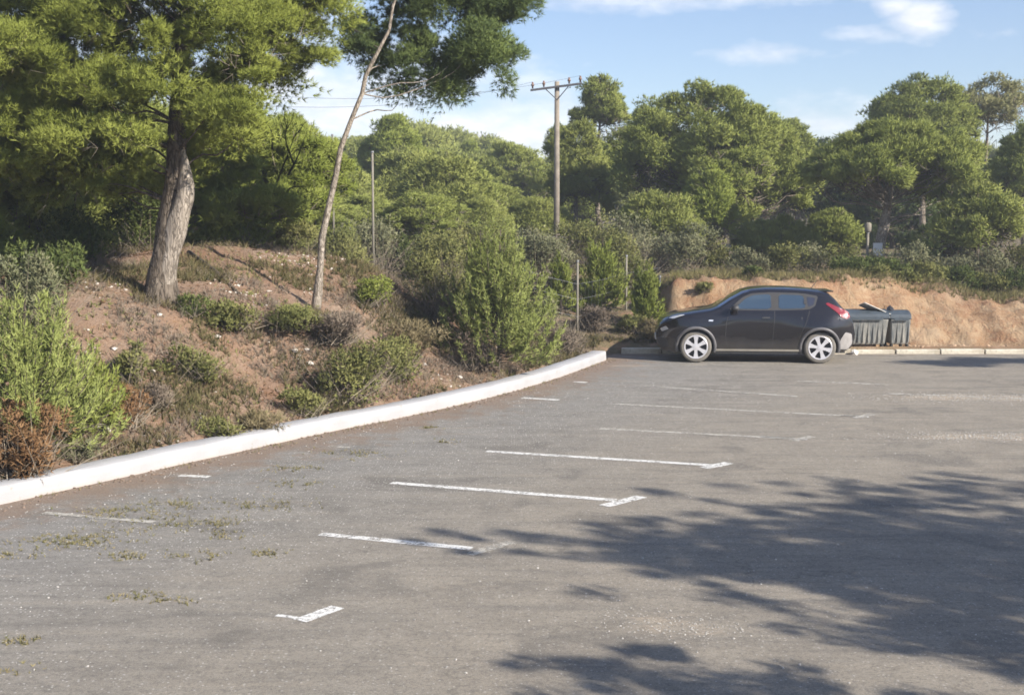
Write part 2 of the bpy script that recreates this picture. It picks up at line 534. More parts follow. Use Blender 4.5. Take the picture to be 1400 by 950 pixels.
for i in range(len(KL) - 1): kd = np.minimum(kd, seg_dist(AX, AY, KL[i], KL[i + 1]))
dirt = .9 * np.exp(-(kd / .50) ** 1.2) + .42 * np.exp(-(kd / 1.9) ** 2) + .7 * np.exp(-np.abs(AY - KY) / .35)
grit = np.clip(np.exp(-(kd / 3.2) ** 2) * 1.0 + .25, 0, 1)
warm = sstep(-3.5, 3.5, AX - (AY - 14) * .35)
sandp = np.zeros_like(AX)
for (px, py, rx, ry, s) in ((1300, 543, 1.3, .45, 1.0), (1390, 545, .9, .5, .9), (1330, 597, 1.1, .32, 1.0), (1400, 598, .9, .35, 1.0), (900, 853, .38, .4, .75), (960, 862, .4, .25, .6), (1000, 661, .7, .22, .55), (1050, 568, .8, .3, .5),
                            (960, 498, .8, .2, .7), (860, 500, .8, .25, .8), (1120, 520, 1.6, .4, .45), (1000, 545, 1.6, .4, .45), (1290, 505, .9, .3, .4), (150, 860, .5, .8, .3), (840, 775, .5, .2, .5), (1180, 585, 1.2, .35, .5), (930, 610, 1.0, .3, .42), (640, 800, 1.0, .7, .38), (720, 700, .7, .3, .38), (1080, 540, 1.4, .4, .45), (560, 900, .8, .5, .36), (350, 900, .9, .5, .35), (840, 640, .6, .25, .4), (110, 900, .35, 1.0, .42)):
    g = G(px, py); sandp = np.maximum(sandp, s * np.exp(-((AX - g[0]) / rx) ** 2 - ((AY - g[1]) / ry) ** 2))
asp = grid_mesh('car_park_surface', V, Q, asphalt_m, {'dirt': np.clip(dirt, 0, 1.2), 'grit': grit, 'warm': warm, 'sand': sandp})
tag(asp, 'worn grey asphalt car park with dusty patches', kind='structure')

# ------------------------------------------------------------------ painted lines
m = NT('worn_white_paint'); v = m.coord()
w1 = m.noise(v, 22, 6, .8); w2 = m.noise(v, 4, 4, .7)
keep = m.ramp(m.math('ADD', m.math('MULTIPLY', w1, .8), m.math('MULTIPLY', w2, .35)), .47, .58)
pc = m.mix(m.noise(v, 9, 4), (.62, .60, .56), (.80, .79, .76))
sh = m.n('ShaderNodeMixShader', i_0=keep, i_1=m.n('ShaderNodeBsdfTransparent').outputs[0], i_2=m.pbr(pc, .7)).outputs[0]
paint = m.out(sh)
m = NT('faded_white_paint'); v = m.coord()
w1 = m.noise(v, 16, 5, .8); w2 = m.noise(v, 3, 3, .6)
keep = m.math('MULTIPLY', m.ramp(m.math('ADD', m.math('MULTIPLY', w1, .8), m.math('MULTIPLY', w2, .5)), .53, .69), .8)
pc = m.mix(m.noise(v, 9, 4), (.46, .43, .37), (.62, .59, .53))
paint_f = m.out(m.n('ShaderNodeMixShader', i_0=keep, i_1=m.n('ShaderNodeBsdfTransparent').outputs[0], i_2=m.pbr(pc, .8)).outputs[0])


def strip(segs, mat, label):
    Vv = []; Ff = []
    for (a, b, w) in segs:
        A = G(*a)[:2]; B = G(*b)[:2]; d = (B - A) / np.linalg.norm(B - A); nrm = np.array([-d[1], d[0]])
        L = np.linalg.norm(B - A); k = max(2, int(L / .12)); base = len(Vv)
        z = .004 + .0015 * (len(Vv) > 0)
        for i in range(k + 1):
            p = A + d * L * i / k
            w1_ = w / 2 * (1 + .10 * noise.noise(Vector((p[0] * 6, p[1] * 6, 1)))); w2_ = w / 2 * (1 + .10 * noise.noise(Vector((p[0] * 6, p[1] * 6, 9))))
            Vv.append((*(p + nrm * w1_), z)); Vv.append((*(p - nrm * w2_), z))
        for i in range(k):
            q = base + 2 * i; Ff.append((q, q + 1, q + 3, q + 2))
    o = mesh_obj('parking_line', Vv, Ff, mat); tag(o, label, kind='structure'); return o


strip([((378, 841), (418, 846), .055), ((410, 849), (462, 830), .135)], paint, 'short white tick mark, the nearest painted mark on the asphalt')
strip([((438, 730), (645, 750), .125)], paint, 'second nearest white bay line')
strip([((640, 758), (700, 741), .12), ((60, 701), (210, 714), .10)], paint_f, 'faded remains of the second nearest bay line')
strip([((535, 660), (842, 684), .13), ((826, 692), (877, 679), .15)], paint, 'white bay line with a clear tick, third from the camera')
strip([((665, 617), (988, 637), .13), ((962, 640), (997, 633), .15)], paint, 'long curved white bay line, fourth from the camera')
strip([((820, 586), (1104, 601), .12), ((1084, 603), (1110, 597), .14)], paint_f, 'faded bay line, fifth from the camera')
strip([((1040, 597), (1104, 601), .09)], paint, 'fresher end of the fifth bay line')
strip([((835, 552), (1186, 570), .12), ((1170, 572), (1194, 566), .16)], paint_f, 'faded bay line, sixth from the camera')
strip([((1150, 568), (1188, 570), .13)], paint, 'fresher end of the sixth bay line')
strip([((875, 527), (1090, 542), .13)], paint_f, 'very faded bay line, seventh from the camera')
strip([((1090, 521), (1215, 526), .13)], paint_f, 'very faded bay line near the parked car')
strip([((1215, 538), (1400, 545), .14)], paint_f, 'faded line beside the sandy patch at the right')
strip([((245, 650), (286, 652), .12)], paint, 'small white paint remnant near the kerb')
strip([((450, 610), (482, 612), .10)], paint_f, 'small faded paint remnant by the kerb bend')
strip([((714, 544), (764, 547), .14)], paint, 'short white paint remnant close to the far part of the kerb')
strip([((784, 522), (802, 523), .13)], paint, 'tiny white paint remnant under the end of the kerb')

# ------------------------------------------------------------------ kerbs
m = NT('white_kerb_paint'); v = m.coord()
n1 = m.noise(v, 2.5, 5); n2 = m.noise(v, 40, 4, .7)
kc = m.mix(m.ramp(n1, .35, .7), (.385, .385, .397), (.345, .34, .345))
sep = m.n('ShaderNodeSeparateXYZ', i_Vector=v)
lowd = m.math('MULTIPLY', m.ramp(m.math('ADD', sep.outputs[2], m.math('MULTIPLY', n1, .05)), .065, .02), .55)
kc = m.mix(lowd, kc, (.42, .34, .27))
kc = m.mix(m.math('MULTIPLY', m.ramp(n2, .60, .72), .35), kc, (.50, .46, .42))
chip = m.ramp(m.math('ADD', m.noise(v, 9, 5, .75), m.math('MULTIPLY', n1, .3)), .80, .84)
kc = m.mix(m.math('MULTIPLY', chip, .8), kc, (.30, .27, .23))
kerb_m = m.out(m.pbr(kc, .75, n2, .3, .01))


def kerb(name, line, w, hgt, mat, label):
    pts = []
    seg = [np.array(p) for p in line]
    sm_ = spline([np.array([p[0], p[1], 0]) for p in seg], max(6, int(sum(np.linalg.norm(seg[i + 1] - seg[i]) for i in range(len(seg) - 1)) / .25)))
    Vv = []; Ff = []; n = len(sm_)
    prof = [(0, -.05), (.008, hgt * .5), (.014, hgt * .90), (.034, hgt * .985), (w - .03, hgt), (w, hgt * .94), (w, -.05)]
    for i, p in enumerate(sm_):
        t = sm_[min(i + 1, n - 1)] - sm_[max(i - 1, 0)]; t /= np.linalg.norm(t); nr = np.array([-t[1], t[0], 0])
        j = .02 * noise.noise(Vector((p[0] * 1.1, p[1] * 1.1, 0))) + .012 * noise.noise(Vector((p[0] * 5, p[1] * 5, 0)))
        for (o, z) in prof:
            jz = .012 * noise.noise(Vector((p[0] * 2.3, p[1] * 2.3, o * 9)))
            Vv.append(p + nr * (o + j) + np.array([0, 0, z + (jz if z > 0 else 0)]))
    k = len(prof)
    for i in range(n - 1):
        for a in range(k - 1):
            Ff.append((i * k + a, (i + 1) * k + a, (i + 1) * k + a + 1, i * k + a + 1))
    Ff.append(tuple(range(k - 1, -1, -1))); Ff.append(tuple((n - 1) * k + a for a in range(k)))
    o = mesh_obj(name, Vv, Ff, mat, smooth=True); tag(o, label, kind='structure'); return o


kerb('kerb', [tuple(p) for p in KL], .34, .19, kerb_m, 'broad white painted kerb curving along the foot of the mound')
m = NT('weathered_kerb_concrete'); v = m.coord()
n1 = m.noise(v, 3.5, 5); n2 = m.noise(v, 22, 5, .7)
kc = m.mix(m.ramp(n1, .35, .65), (.62, .58, .48), (.42, .37, .29)); kc = m.mix(m.ramp(n2, .55, .72), kc, (.24, .22, .16))
kerb_far_m = m.out(m.pbr(kc, .85, n2, .5, .02))
rng = np.random.default_rng(5)
x = K_END[0] + .42; k = 0
while x < 22:
    L = 1.0 if x > 7 else rng.uniform(.55, 1.0)
    bm = bmesh.new(); box_bm(bm, -L / 2 + .012, L / 2 - .012, 0, .16, -.08, .10 + (.03 if x < 5 else 0), .018)
    for v_ in bm.verts:
        v_.co += Vector((noise.noise(v_.co * 7 + Vector((x, 0, 0))) * .01, noise.noise(v_.co * 6 + Vector((0, x, 0))) * .012, noise.noise(v_.co * 5 + Vector((x, x, 0))) * .012))
    o = bm_obj('kerb_stone', bm, kerb_far_m); o.location = (x + L / 2, KY + rng.uniform(-.02, .02), rng.uniform(-.012, .012)); o.rotation_euler = (rng.uniform(-.03, .03), 0, rng.uniform(-.02, .02))
    tag(o, 'weathered cream kerb stone in the row at the foot of the clay bank', kind='structure', group='kerb stones below the clay bank')
    x += L; k += 1

# ------------------------------------------------------------------ trees


def lobes_points(lobes, n, rng, shell=.55, low=-.75):
    """points in the outer part of a union of ellipsoids; lobes (centre, (rx,ry,rz))"""
    vol = np.array([r[0] * r[1] * r[2] for c, r in lobes]) ** .67; vol /= vol.sum()
    cs = []; ds = []
    k = rng.choice(len(lobes), n, p=vol)
    d = norm(rng.normal(0, 1, (n, 3)))
    flip = (d[:, 2] < low) | ((d[:, 2] < 0) & (rng.random(n) < .35)); d[flip, 2] *= -1
    rr = rng.uniform(shell, 1, n)[:, None] ** .7
    Cc = np.array([l[0] for l in lobes])[k]; Rr = np.array([l[1] for l in lobes])[k]
    return Cc + d * Rr * rr, norm(d / Rr), k


def tree(name, label, base, trunk, trad, lobes, n_pads, pad_r, tufts, needles_n, nl, nw, mat, seed, barkm='bark', group=None, twigs=0, up=.45, shell=.55, flat=.55, gauss=0,
         branch=True, twmat='twig', low=-.75, cat='tree', sides=10, spread=.6, nbr=None):
    """base: world foot; trunk: polyline (world); lobes in world coords"""
    rng = np.random.default_rng(seed)
    base = np.asarray(base, float)
    t = thing(name, label, cat, base, 0, group)
    tp = [np.asarray(p, float) - base for p in trunk]
    L = [(np.asarray(c, float) - base, np.asarray(r, float)) for c, r in lobes]
    sp_ = spline(tp, 14) if len(tp) > 1 else tp
    rad = [trad * (1 - .75 * (i / 14)) * (1 + .5 * max(0, 1 - i / 1.6)) for i in range(15)]
    TV = []; TF = []
    tube(TV, TF, sp_, rad, sides + 4, .12)
    pc, pd, k = lobes_points(L, n_pads, rng, shell, low)
    if gauss:
        for i in range(n_pads):
            pc[i] = L[k[i]][0] + rng.normal(0, gauss, 3) * L[k[i]][1]
    if branch:
        for i in (range(0, n_pads, 2) if nbr is None else rng.choice(np.argsort([min(np.linalg.norm(q_ - a_) for a_ in sp_[5:]) for q_ in pc])[:max(nbr, int(n_pads * .55))], nbr, replace=False)):
            # leave the trunk below the pad, bend up
            s = rng.uniform(.35, 1)
            best = min(range(5, 15), key=lambda j: abs(sp_[j][2] - (pc[i][2] - .45 * np.hypot(*(pc[i] - sp_[j])[:2]))))
            a = sp_[best]
            r0 = min(rad[best] * .36, .009 * np.linalg.norm(pc[i] - a) + .008)
            mid = (a + pc[i]) / 2 + rng.normal(0, .09, 3) * np.linalg.norm(pc[i] - a) + np.array([0, 0, -.06 * np.linalg.norm(pc[i] - a)])
            dl = np.linalg.norm(pc[i] - a); m1 = a * .7 + pc[i] * .3 + rng.normal(0, .06, 3) * dl; m2 = a * .35 + pc[i] * .65 + rng.normal(0, .07, 3) * dl + np.array([0, 0, -.05 * dl])
            tube(TV, TF, spline([a, m1, m2, pc[i]], 8), np.linspace(r0, r0 * .25, 9), 5, 0, cap=False)
    mesh_obj('trunk', TV, TF, M[barkm], t, True)
    # pads
    N = n_pads * tufts
    pi = np.repeat(np.arange(n_pads), tufts)
    pr = (pad_r * rng.uniform(.45, 1.35, n_pads))[pi][:, None]
    q = norm(rng.normal(0, 1, (N, 3))) * (rng.uniform(0, 1, (N, 1)) ** .45)
    q[:, 2] = np.abs(q[:, 2]) * np.where(rng.random(N) < .7, 1, -1)
    far_ = (rng.random(N) < .22)[:, None]; q = np.where(far_, q * rng.uniform(1.0, 1.38, (N, 1)), q)
    sq = np.stack([rng.uniform(.7, 1.4, n_pads), rng.uniform(.7, 1.4, n_pads), np.full(n_pads, 1.0) * flat * rng.uniform(.7, 1.3, n_pads)], -1)[pi]
    pos = pc[pi] + q * pr * sq
    D = norm(pd[pi] * .55 + norm(q) * .6 + np.array([0, 0, up]))
    padt = rng.uniform(.15, .85, n_pads)[pi]
    V_, T_ = blades(pos, D, nl, needles_n, nw, rng, spread, tint=np.clip(padt + rng.uniform(-.25, .25, N), 0, 1))
    tri_obj('crown', V_, T_, M[mat], t)
    if twigs:
        n = twigs
        pc2, pd2, k2 = lobes_points([(c, r * .93) for c, r in L], n, rng, .15, -1)
        V1, T1 = blades(pc2, norm(pd2 + np.array([0, 0, .2])), nl * 2.0 + .12, 3, nw * .8, rng, .55)
        tri_obj('twigs', V1, T1, M[twmat], t)
    return t


def ell(px, py, Y, rpx, rpy, ry=None):
    """ellipsoid lobe seen at the pixel, radii given in photo pixels at that distance"""
    s = Y / F
    return (P(px, py, Y), (rpx * s, (ry if ry else rpx * s), rpy * s))


# --- the big pine on the mound
b = hit(219, 412)
YB = b[1]
tr_pts = [b + [0, 0, -.15], P(222, 372, YB), P(232, 310, YB), P(240, 240, YB + .05), P(243, 170, YB + .1), P(250, 60, YB), P(270, -100, YB), P(280, -230, YB)]
lob = [ell(120, 60, YB + .3, 150, 75, 1.3), ell(330, 50, YB - .2, 110, 70, 1.2), ell(60, 165, YB + .2, 110, 55, 1.1), ell(150, 200, YB - .8, 90, 40, .8), ell(225, 120, YB - .9, 60, 40, .6), ell(390, 70, YB - .2, 60, 50, .9), ell(445, 5, YB, 50, 50, .9),
       ell(250, -60, YB, 260, 90, 2.2), ell(300, -190, YB, 200, 100, 2.0), ell(-40, 0, YB + .5, 120, 110, 1.5), ell(340, 110, YB + .6, 60, 28, .7)]
lob += [ell(300, 150, YB - .5, 50, 40, .6), ell(280, 215, YB + .5, 42, 45, .5), ell(-60, 230, YB + .2, 80, 90, 1.0), ell(130, 150, YB - .3, 90, 60, .9),ell(318, 165, YB - 1.0, 45, 42, .5), ell(330, 100, YB - 1.1, 60, 45, .6), ell(190, 255, YB + .9, 55, 45, .6), ell(30, 90, YB - .6, 90, 60, 1.0), ell(200, 30, YB - .7, 110, 60, 1.0), ell(105, 245, YB + .2, 90, 45, .8), ell(20, 200, YB - .2, 80, 60, .8)]
tree('pine_tree', 'large old pine with a thick leaning trunk and heavy dark crown on the earth mound', b, tr_pts, .235, lob, 560, .38, 175, 11, .12, .0105, 'pine', 11, twigs=900, twmat='twig', flat=.62, up=.6, shell=.4, nbr=70)
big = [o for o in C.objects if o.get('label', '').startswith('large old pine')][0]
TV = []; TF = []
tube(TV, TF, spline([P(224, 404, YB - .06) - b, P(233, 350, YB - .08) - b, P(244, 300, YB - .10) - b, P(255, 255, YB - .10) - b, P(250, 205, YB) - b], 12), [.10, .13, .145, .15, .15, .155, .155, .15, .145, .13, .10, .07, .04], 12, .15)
mesh_obj('sunlit_stem', TV, TF, M['bark_sunlit'], big, True)  # stem overlapping the trunk, its paler bark paints the trunk's sunlit right side
# --- slender leaning pine
b2 = hit(430, 424)
Y2 = b2[1]
tr_pts = [b2 + [0, 0, -.1], P(437, 380, Y2), P(441, 320, Y2), P(457, 252, Y2), P(468, 195, Y2 - .1), P(493, 135, Y2 - .1), P(503, 95, Y2 - .2), P(531, 45, Y2 - .2), P(542, -10, Y2 - .3), P(585, -110, Y2 - .4)]
lob = [ell(600, 20, Y2 + .7, 110, 62, .9), ell(660, 82, Y2 + .2, 56, 50, .6), ell(575, 100, Y2 + .6, 52, 44, .6), ell(492, 75, Y2 + .7, 34, 46, .5), ell(575, -55, Y2 + .6, 70, 36, .7), ell(690, 5, Y2 + .5, 45, 24, .5), ell(620, 115, Y2 + .5, 40, 32, .5)]
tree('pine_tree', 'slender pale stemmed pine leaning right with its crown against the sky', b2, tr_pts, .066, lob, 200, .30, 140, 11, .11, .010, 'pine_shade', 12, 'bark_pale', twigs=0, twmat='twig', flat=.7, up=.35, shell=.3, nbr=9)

# --- dead pale branches on the mid-left tree are its own part (below)
b3 = on(365, 28.5)
lob = [ell(305, 250, 26.6, 42, 60, .5), ell(325, 300, 26.2, 45, 36, .5), ell(375, 285, 26.4, 40, 40, .5), ell(345, 215, 28.5, 80, 62, 1.3), ell(400, 225, 29, 62, 60, 1.3), ell(320, 290, 28, 60, 50, 1.0), ell(385, 300, 28.2, 62, 48, 1.0), ell(430, 265, 29.5, 42, 62, 1.0), ell(300, 180, 29.5, 60, 45, 1.0)]
t3 = tree('pine_tree', 'bright green bushy pine with pale dead twigs just behind the mound crest', b3, [b3, P(365, 300, 28.6), P(362, 230, 28.6), P(360, 170, 28.7)], .12, lob, 200, .36, 130, 7, .16, .02, 'pine_bright', 13, twigs=350, twmat='twig', up=.5, nbr=20)
rng = np.random.default_rng(3)
TV = []; TF = []
for (x0, y0, x1, y1) in ((345, 250, 300, 180), (352, 262, 385, 175), (372, 240, 392, 195), (365, 290, 330, 235), (365, 270, 398, 255), (380, 225, 372, 165), (330, 275, 395, 300), (345, 300, 400, 285), (350, 205, 345, 170), (310, 260, 290, 215)):
    a = P(x0 + 22, y0, 26.9) - b3; e = P(x1 + 22, y1, 26.6 + rng.uniform(-.1, .2)) - b3
    md = (a + e) / 2 + rng.normal(0, .08, 3)
    tube(TV, TF, spline([a, md, e], 5), np.linspace(.022, .006, 6), 5, cap=False)
    for _ in range(3):
        s = md + (e - md) * rng.uniform(0, .8); tube(TV, TF, [s, s + (e - a) * .3 + rng.normal(0, .12, 3)], [.011, .004], 4, cap=False)
mesh_obj('dead_branch', TV, TF, M['twig_pale'], t3)

# --- darker pines far left, behind the big pine
for (px, Y, top, w, sd_, lab) in ((-10, 25.5, 110, 120, 21, 'dark pine at the left edge in the shade of the big pine'), (110, 27, 140, 95, 22, 'dark pine between the left edge and the thick trunk'), (205, 29, 150, 70, 23, 'dark pine half hidden right behind the thick trunk')):
    b_ = on(px, Y)
    lob = [ell(px, top + 60, Y, w * .9, 60, 1.4), ell(px - w * .3, top + 140, Y - .2, w * .8, 60, 1.3), ell(px + w * .4, top + 150, Y, w * .7, 60, 1.3), ell(px, top + 205, Y, w * .9, 45, 1.3), ell(px, top + 250, Y - .8, w * .9, 40, 1.0)]
    tree('pine_tree', lab, b_, [b_, P(px, 250, Y), P(px, top + 30, Y)], .13, lob, 190, .42, 110, 6, .17, .024, 'pine_mid', sd_, twigs=350, nbr=20)


def dome(px, Y, top, bot, w, seed, mat, label, n=110, pads=.42, tuft=150, nl=.17, nw=.035, trunk_px=None, trad=.14, depth=None, group=None, twigs=500, skew=0, extra=(), name='pine_tree', barkm='bark_far', nn=5, low=-.2):
    """umbrella-shaped crown: several lobes spread under a dome, between photo rows top and bot"""
    rng = np.random.default_rng(seed + 500)
    b_ = on(trunk_px if trunk_px else px, Y)
    s = Y / F; hh = (bot - top)
    lob = [ell(px, top + hh * .42, Y, w * .36, hh * .42, w * .33 * s), ]
    for i in range(7):
        a = 2 * PI * i / 7 + rng.uniform(-.3, .3)
        ox = math.cos(a) * w * .33; oy = math.sin(a) * w * .30 * s
        lob.append(ell(px + ox + skew * .1, top + hh * rng.uniform(.45, .62), Y + oy, w * rng.uniform(.17, .23), hh * rng.uniform(.24, .34)))
    lob += list(extra)
    tp_ = P(px, top + hh * .35, Y)
    mid = (b_ + tp_) / 2 + np.array([rng.uniform(-.25, .25), 0, 0])
    return tree(name, label, b_, [b_ - [0, 0, .1], mid, tp_], trad, lob, int(n * 2.3), pads * .84, int(tuft * .70), nn, nl, nw, mat, seed, barkm, group, twigs, up=.5, low=low, shell=.7, flat=.65)


# named pines of the middle distance
dome(972, 46, 122, 335, 262, 31, 'pine_mid', 'broad domed pine rising directly behind the parked car', 190, .48, 190, extra=[ell(890, 245, 45, 45, 60), ell(1060, 270, 46, 42, 60), ell(960, 300, 45.5, 70, 45)], twigs=1500, trad=.16)
dome(1222, 40, 172, 290, 225, 32, 'pine_mid', 'round headed pine with a bare trunk standing on the lip of the clay bank', 150, .40, 180, trunk_px=1197, trad=.21, nw=.03, twigs=900, barkm='bark_pale', extra=[ell(1290, 275, 40, 35, 45), ell(1145, 240, 40, 35, 35)])
dome(1262, 52, 108, 240, 140, 33, 'pine_mid', 'tall dark pine behind the round headed one', 90, .5, 150, extra=[ell(1215, 165, 52, 22, 30), ell(1300, 200, 52, 40, 50)])
dome(1352, 54, 104, 205, 118, 34, 'pine_pale', 'thin yellowish pine with sky showing through its crown', 38, .42, 75, trunk_px=1342, trad=.12, twigs=300)
dome(1405, 46, 175, 330, 90, 35, 'pine_mid', 'dense pine cut by the right edge', 80, .45, 150)
dome(1335, 38, 255, 375, 105, 36, 'pine_far', 'low bushy pine at the foot of the trees on the right', 80, .38, 150, twigs=500)
dome(822, 54, 104, 220, 66, 37, 'pine_mid', 'narrow pine standing right of the utility pole', 60, .42, 140, extra=[ell(815, 240, 54, 32, 50), ell(850, 205, 54, 18, 25)])
dome(790, 50, 165, 330, 78, 38, 'pine_far', 'low pine touching the right side of the utility pole', 80, .42, 150, extra=[ell(765, 210, 50, 16, 30), ell(800, 280, 50, 40, 50)])
dome(888, 60, 140, 330, 90, 39, 'pine_mid', 'pine between the narrow one and the broad domed one', 80, .5, 130)
dome(1080, 58, 168, 340, 84, 40, 'pine_mid', 'dark pine at the right shoulder of the broad domed one', 70, .5, 130)
dome(1135, 62, 190, 350, 110, 41, 'pine_dark', 'bluish dark pine in the gap left of the round headed pine', 80, .5, 130)
dome(1165, 64, 185, 330, 90, 42, 'pine_mid', 'dark topped pine showing above the gap', 80, .5, 130)
dome(905, 41, 265, 372, 95, 43, 'pine_far', 'low pale green pine left behind the parked car', 70, .38, 150)
dome(968, 42, 232, 365, 62, 44, 'pine_bright', 'young bright green pine in front of the broad domed one', 70, .34, 160, trad=.07)
dome(1060, 43, 300, 372, 110, 45, 'pine_far', 'low grey green pine under the broad domed one', 70, .36, 150)
dome(1138, 45, 290, 372, 60, 46, 'pine_mid', 'small dark pine left of the bare trunk', 60, .38, 140)
dome(1285, 43, 310, 372, 80, 47, 'pine_dark', 'dark bushy pine right of the bare trunk', 60, .38, 140, twigs=700)

dome(1222, 58, 235, 375, 110, 48, 'pine_dark', 'dark low pine seen through the gap beside the bare trunk', 70, .45, 130, low=-.8)
dome(1180, 60, 240, 375, 90, 49, 'pine_mid', 'low pine far behind the marker post', 60, .45, 130, low=-.8)
# --- the wood beyond the mound: three master trees and their copies
masters = []
for i, (mat, w, top) in enumerate((('pine_far', 120, 190), ('pine_bright', 100, 180), ('pine_mid', 130, 200))):
    px, Y = ((615, 46), (540, 62), (700, 66))[i]
    top = (158, 160, 196)[i] + (60 if i == 0 else 0)
    masters.append(dome(px, Y, top, 345, w, 50 + i, mat, 'pine in the wood beyond the mound', 110, .5, 120, nw=.04, nl=.2, twigs=600, group='pines of the wood beyond the mound', low=-.8))
labs = ('pale green pine of the wood beyond the mound', 'bright green pine of the wood beyond the mound', 'darker green pine of the wood beyond the mound')
for m_, l_ in zip(masters, labs): m_['label'] = l_
rng = np.random.default_rng(77)
mh = []
for m_ in masters:
    cr = [c for c in m_.children if c.name.startswith('crown')][0]
    co = np.empty(len(cr.data.vertices) * 3, np.float32); cr.data.vertices.foreach_get('co', co); co = co.reshape(-1, 3)
    mh.append((np.percentile(co[:, 2], 99.7), np.percentile(np.abs(co[:, 0]), 98)))


def skyline(px):
    return float(np.interp(px, [-200, 0, 250, 330, 400, 440, 480, 520, 580, 620, 660, 700, 745, 800, 900, 1100, 1300, 1500], [150, 150, 140, 140, 172, 180, 178, 170, 158, 170, 186, 196, 212, 205, 190, 200, 190, 190]))


spots = []
for Y, step, drop in ((58, 62, 62), (72, 60, 34), (88, 52, 14), (108, 48, 0)):
    px = 250 + rng.uniform(0, 30)
    while px < 1420 if Y > 80 else px < 790:
        spots.append((px + rng.uniform(-12, 12), Y + rng.uniform(-4, 4), drop + rng.uniform(0, 16))); px += step * rng.uniform(.8, 1.2)
for (px, Y, drop) in ((430, 40, 95), (500, 44, 110), (575, 40, 120), (660, 44, 95), (735, 46, 70), (470, 50, 55), (560, 52, 45), (640, 54, 50), (-120, 34, 0), (60, 36, 0), (180, 36, 20), (270, 38, 10), (1330, 60, 20), (1420, 60, 10), (1240, 64, 20)):
    spots.append((px, Y, drop))
for (px, Y, drop) in spots:
    k = int(rng.choice(3, p=(.5, .25, .25)))
    b_ = on(px, Y); ztop = P(px, skyline(px) + drop, Y)[2]
    h_ = max(2.2, ztop - b_[2]); s = h_ / mh[k][0]
    sx = s * rng.uniform(.85, 1.15) if s > .6 else s * 1.5
    g = 'pines of the wood beyond the mound' if px < 800 else 'pines far behind the clay bank'
    lb = labs[k] if px < 800 else labs[k].replace('of the wood beyond the mound', 'far behind the clay bank')
    dup(masters[k], b_, rng.uniform(0, 6.28), (sx, sx, s), lb, g)

# --- pines standing outside the frame to the right; their shade lies over the asphalt
SUN_DIR = norm(np.array([[-1.0, .75, 0]]))[0]      # the way shadows run on the ground
ELEV = 30.0
cot = 1 / math.tan(R(ELEV))


def shade_lobe(px, py, h, r):
    """crown lobe at height h whose shade falls round the ground point seen at px,py"""
    g = G(px, py); c_ = np.array([g[0], g[1], 0]) - SUN_DIR * h * cot; c_[2] = h
    return (c_, r)


lob = [shade_lobe(1240, 740, 5.6, (1.0, 1.2, .8)), shade_lobe(1100, 745, 5.9, (.8, .9, .6)), shade_lobe(850, 748, 6.3, (1.1, .42, .35)), shade_lobe(900, 760, 6.3, (1.1, .42, .35)), shade_lobe(960, 770, 6.2, (1.0, .7, .5)), shade_lobe(1330, 800, 4.8, (1.0, 1.0, .8)), shade_lobe(1290, 760, 5.2, (1.5, 1.9, 1.1)), shade_lobe(1090, 770, 5.8, (1.3, 1.3, .9)), shade_lobe(1310, 700, 6.4, (1.5, 1.6, .9)), shade_lobe(940, 745, 6.6, (1.2, .8, .7)), shade_lobe(1400, 820, 4.6, (1.4, 1.6, 1.0)), shade_lobe(1150, 800, 4.6, (1.4, 1.2, .8)),
       shade_lobe(1550, 760, 5.4, (2.0, 2.0, 1.3)), shade_lobe(1330, 870, 3.6, (1.1, .8, .6)), shade_lobe(1500, 900, 3.6, (1.2, .9, .8)), shade_lobe(1180, 712, 6.9, (1.2, .8, .6)), shade_lobe(1640, 690, 7.4, (1.8, 1.8, .9)), shade_lobe(1430, 890, 3.4, (.8, .8, .6)), shade_lobe(1400, 770, 5.4, (1.5, 1.3, .8))]
fc = np.mean([l[0] for l in lob[:8]], 0)
fb = np.array([fc[0] + .6, fc[1] - .2, 0.0])
tree('pine_tree', 'spreading pine outside the frame whose shade falls on the asphalt', fb, [fb, fb + [.1, 0, 2.5], fb + [-.1, .1, 4.5], fb + [-.2, 0, 6.5]], .24, lob, 820, .14, 24, 7, .17, .016, 'pine', 61, flat=.95, spread=.4, gauss=.47, nbr=150)
lob = [shade_lobe(980, 945, 3.4, (.9, .35, .4)), shade_lobe(850, 905, 3.6, (.55, .22, .25)), shade_lobe(1060, 985, 3.2, (1.2, .5, .5)), shade_lobe(1250, 1060, 3.0, (1.2, .8, .6))]
fb = np.mean([l[0] for l in lob], 0) + np.array([.6, -.8, 0]); fb[2] = 0
tree('pine_tree', 'small pine outside the frame beside the camera', fb, [fb, fb + [0, 0, 1.5], fb + [-.1, .1, 3.0]], .10, lob, 125, .14, 26, 7, .17, .016, 'pine', 62, flat=.9, spread=.4, gauss=.6, nbr=40)
lob = [shade_lobe(1420, 497, 3.2, (1.7, .7, .5)), shade_lobe(1560, 500, 3.0, (1.8, .9, .8)), shade_lobe(1330, 497, 3.6, (1.0, .3, .3))]
fb = np.mean([l[0] for l in lob], 0); fb[2] = 0
tree('pine_tree', 'low pine outside the frame at the far right of the car park', fb, [fb, fb + [0, 0, 1.5], fb + [-.1, .1, 3.0]], .12, lob, 50, .42, 110, 8, .22, .02, 'pine', 63, flat=.42)

# ------------------------------------------------------------------ shrubs


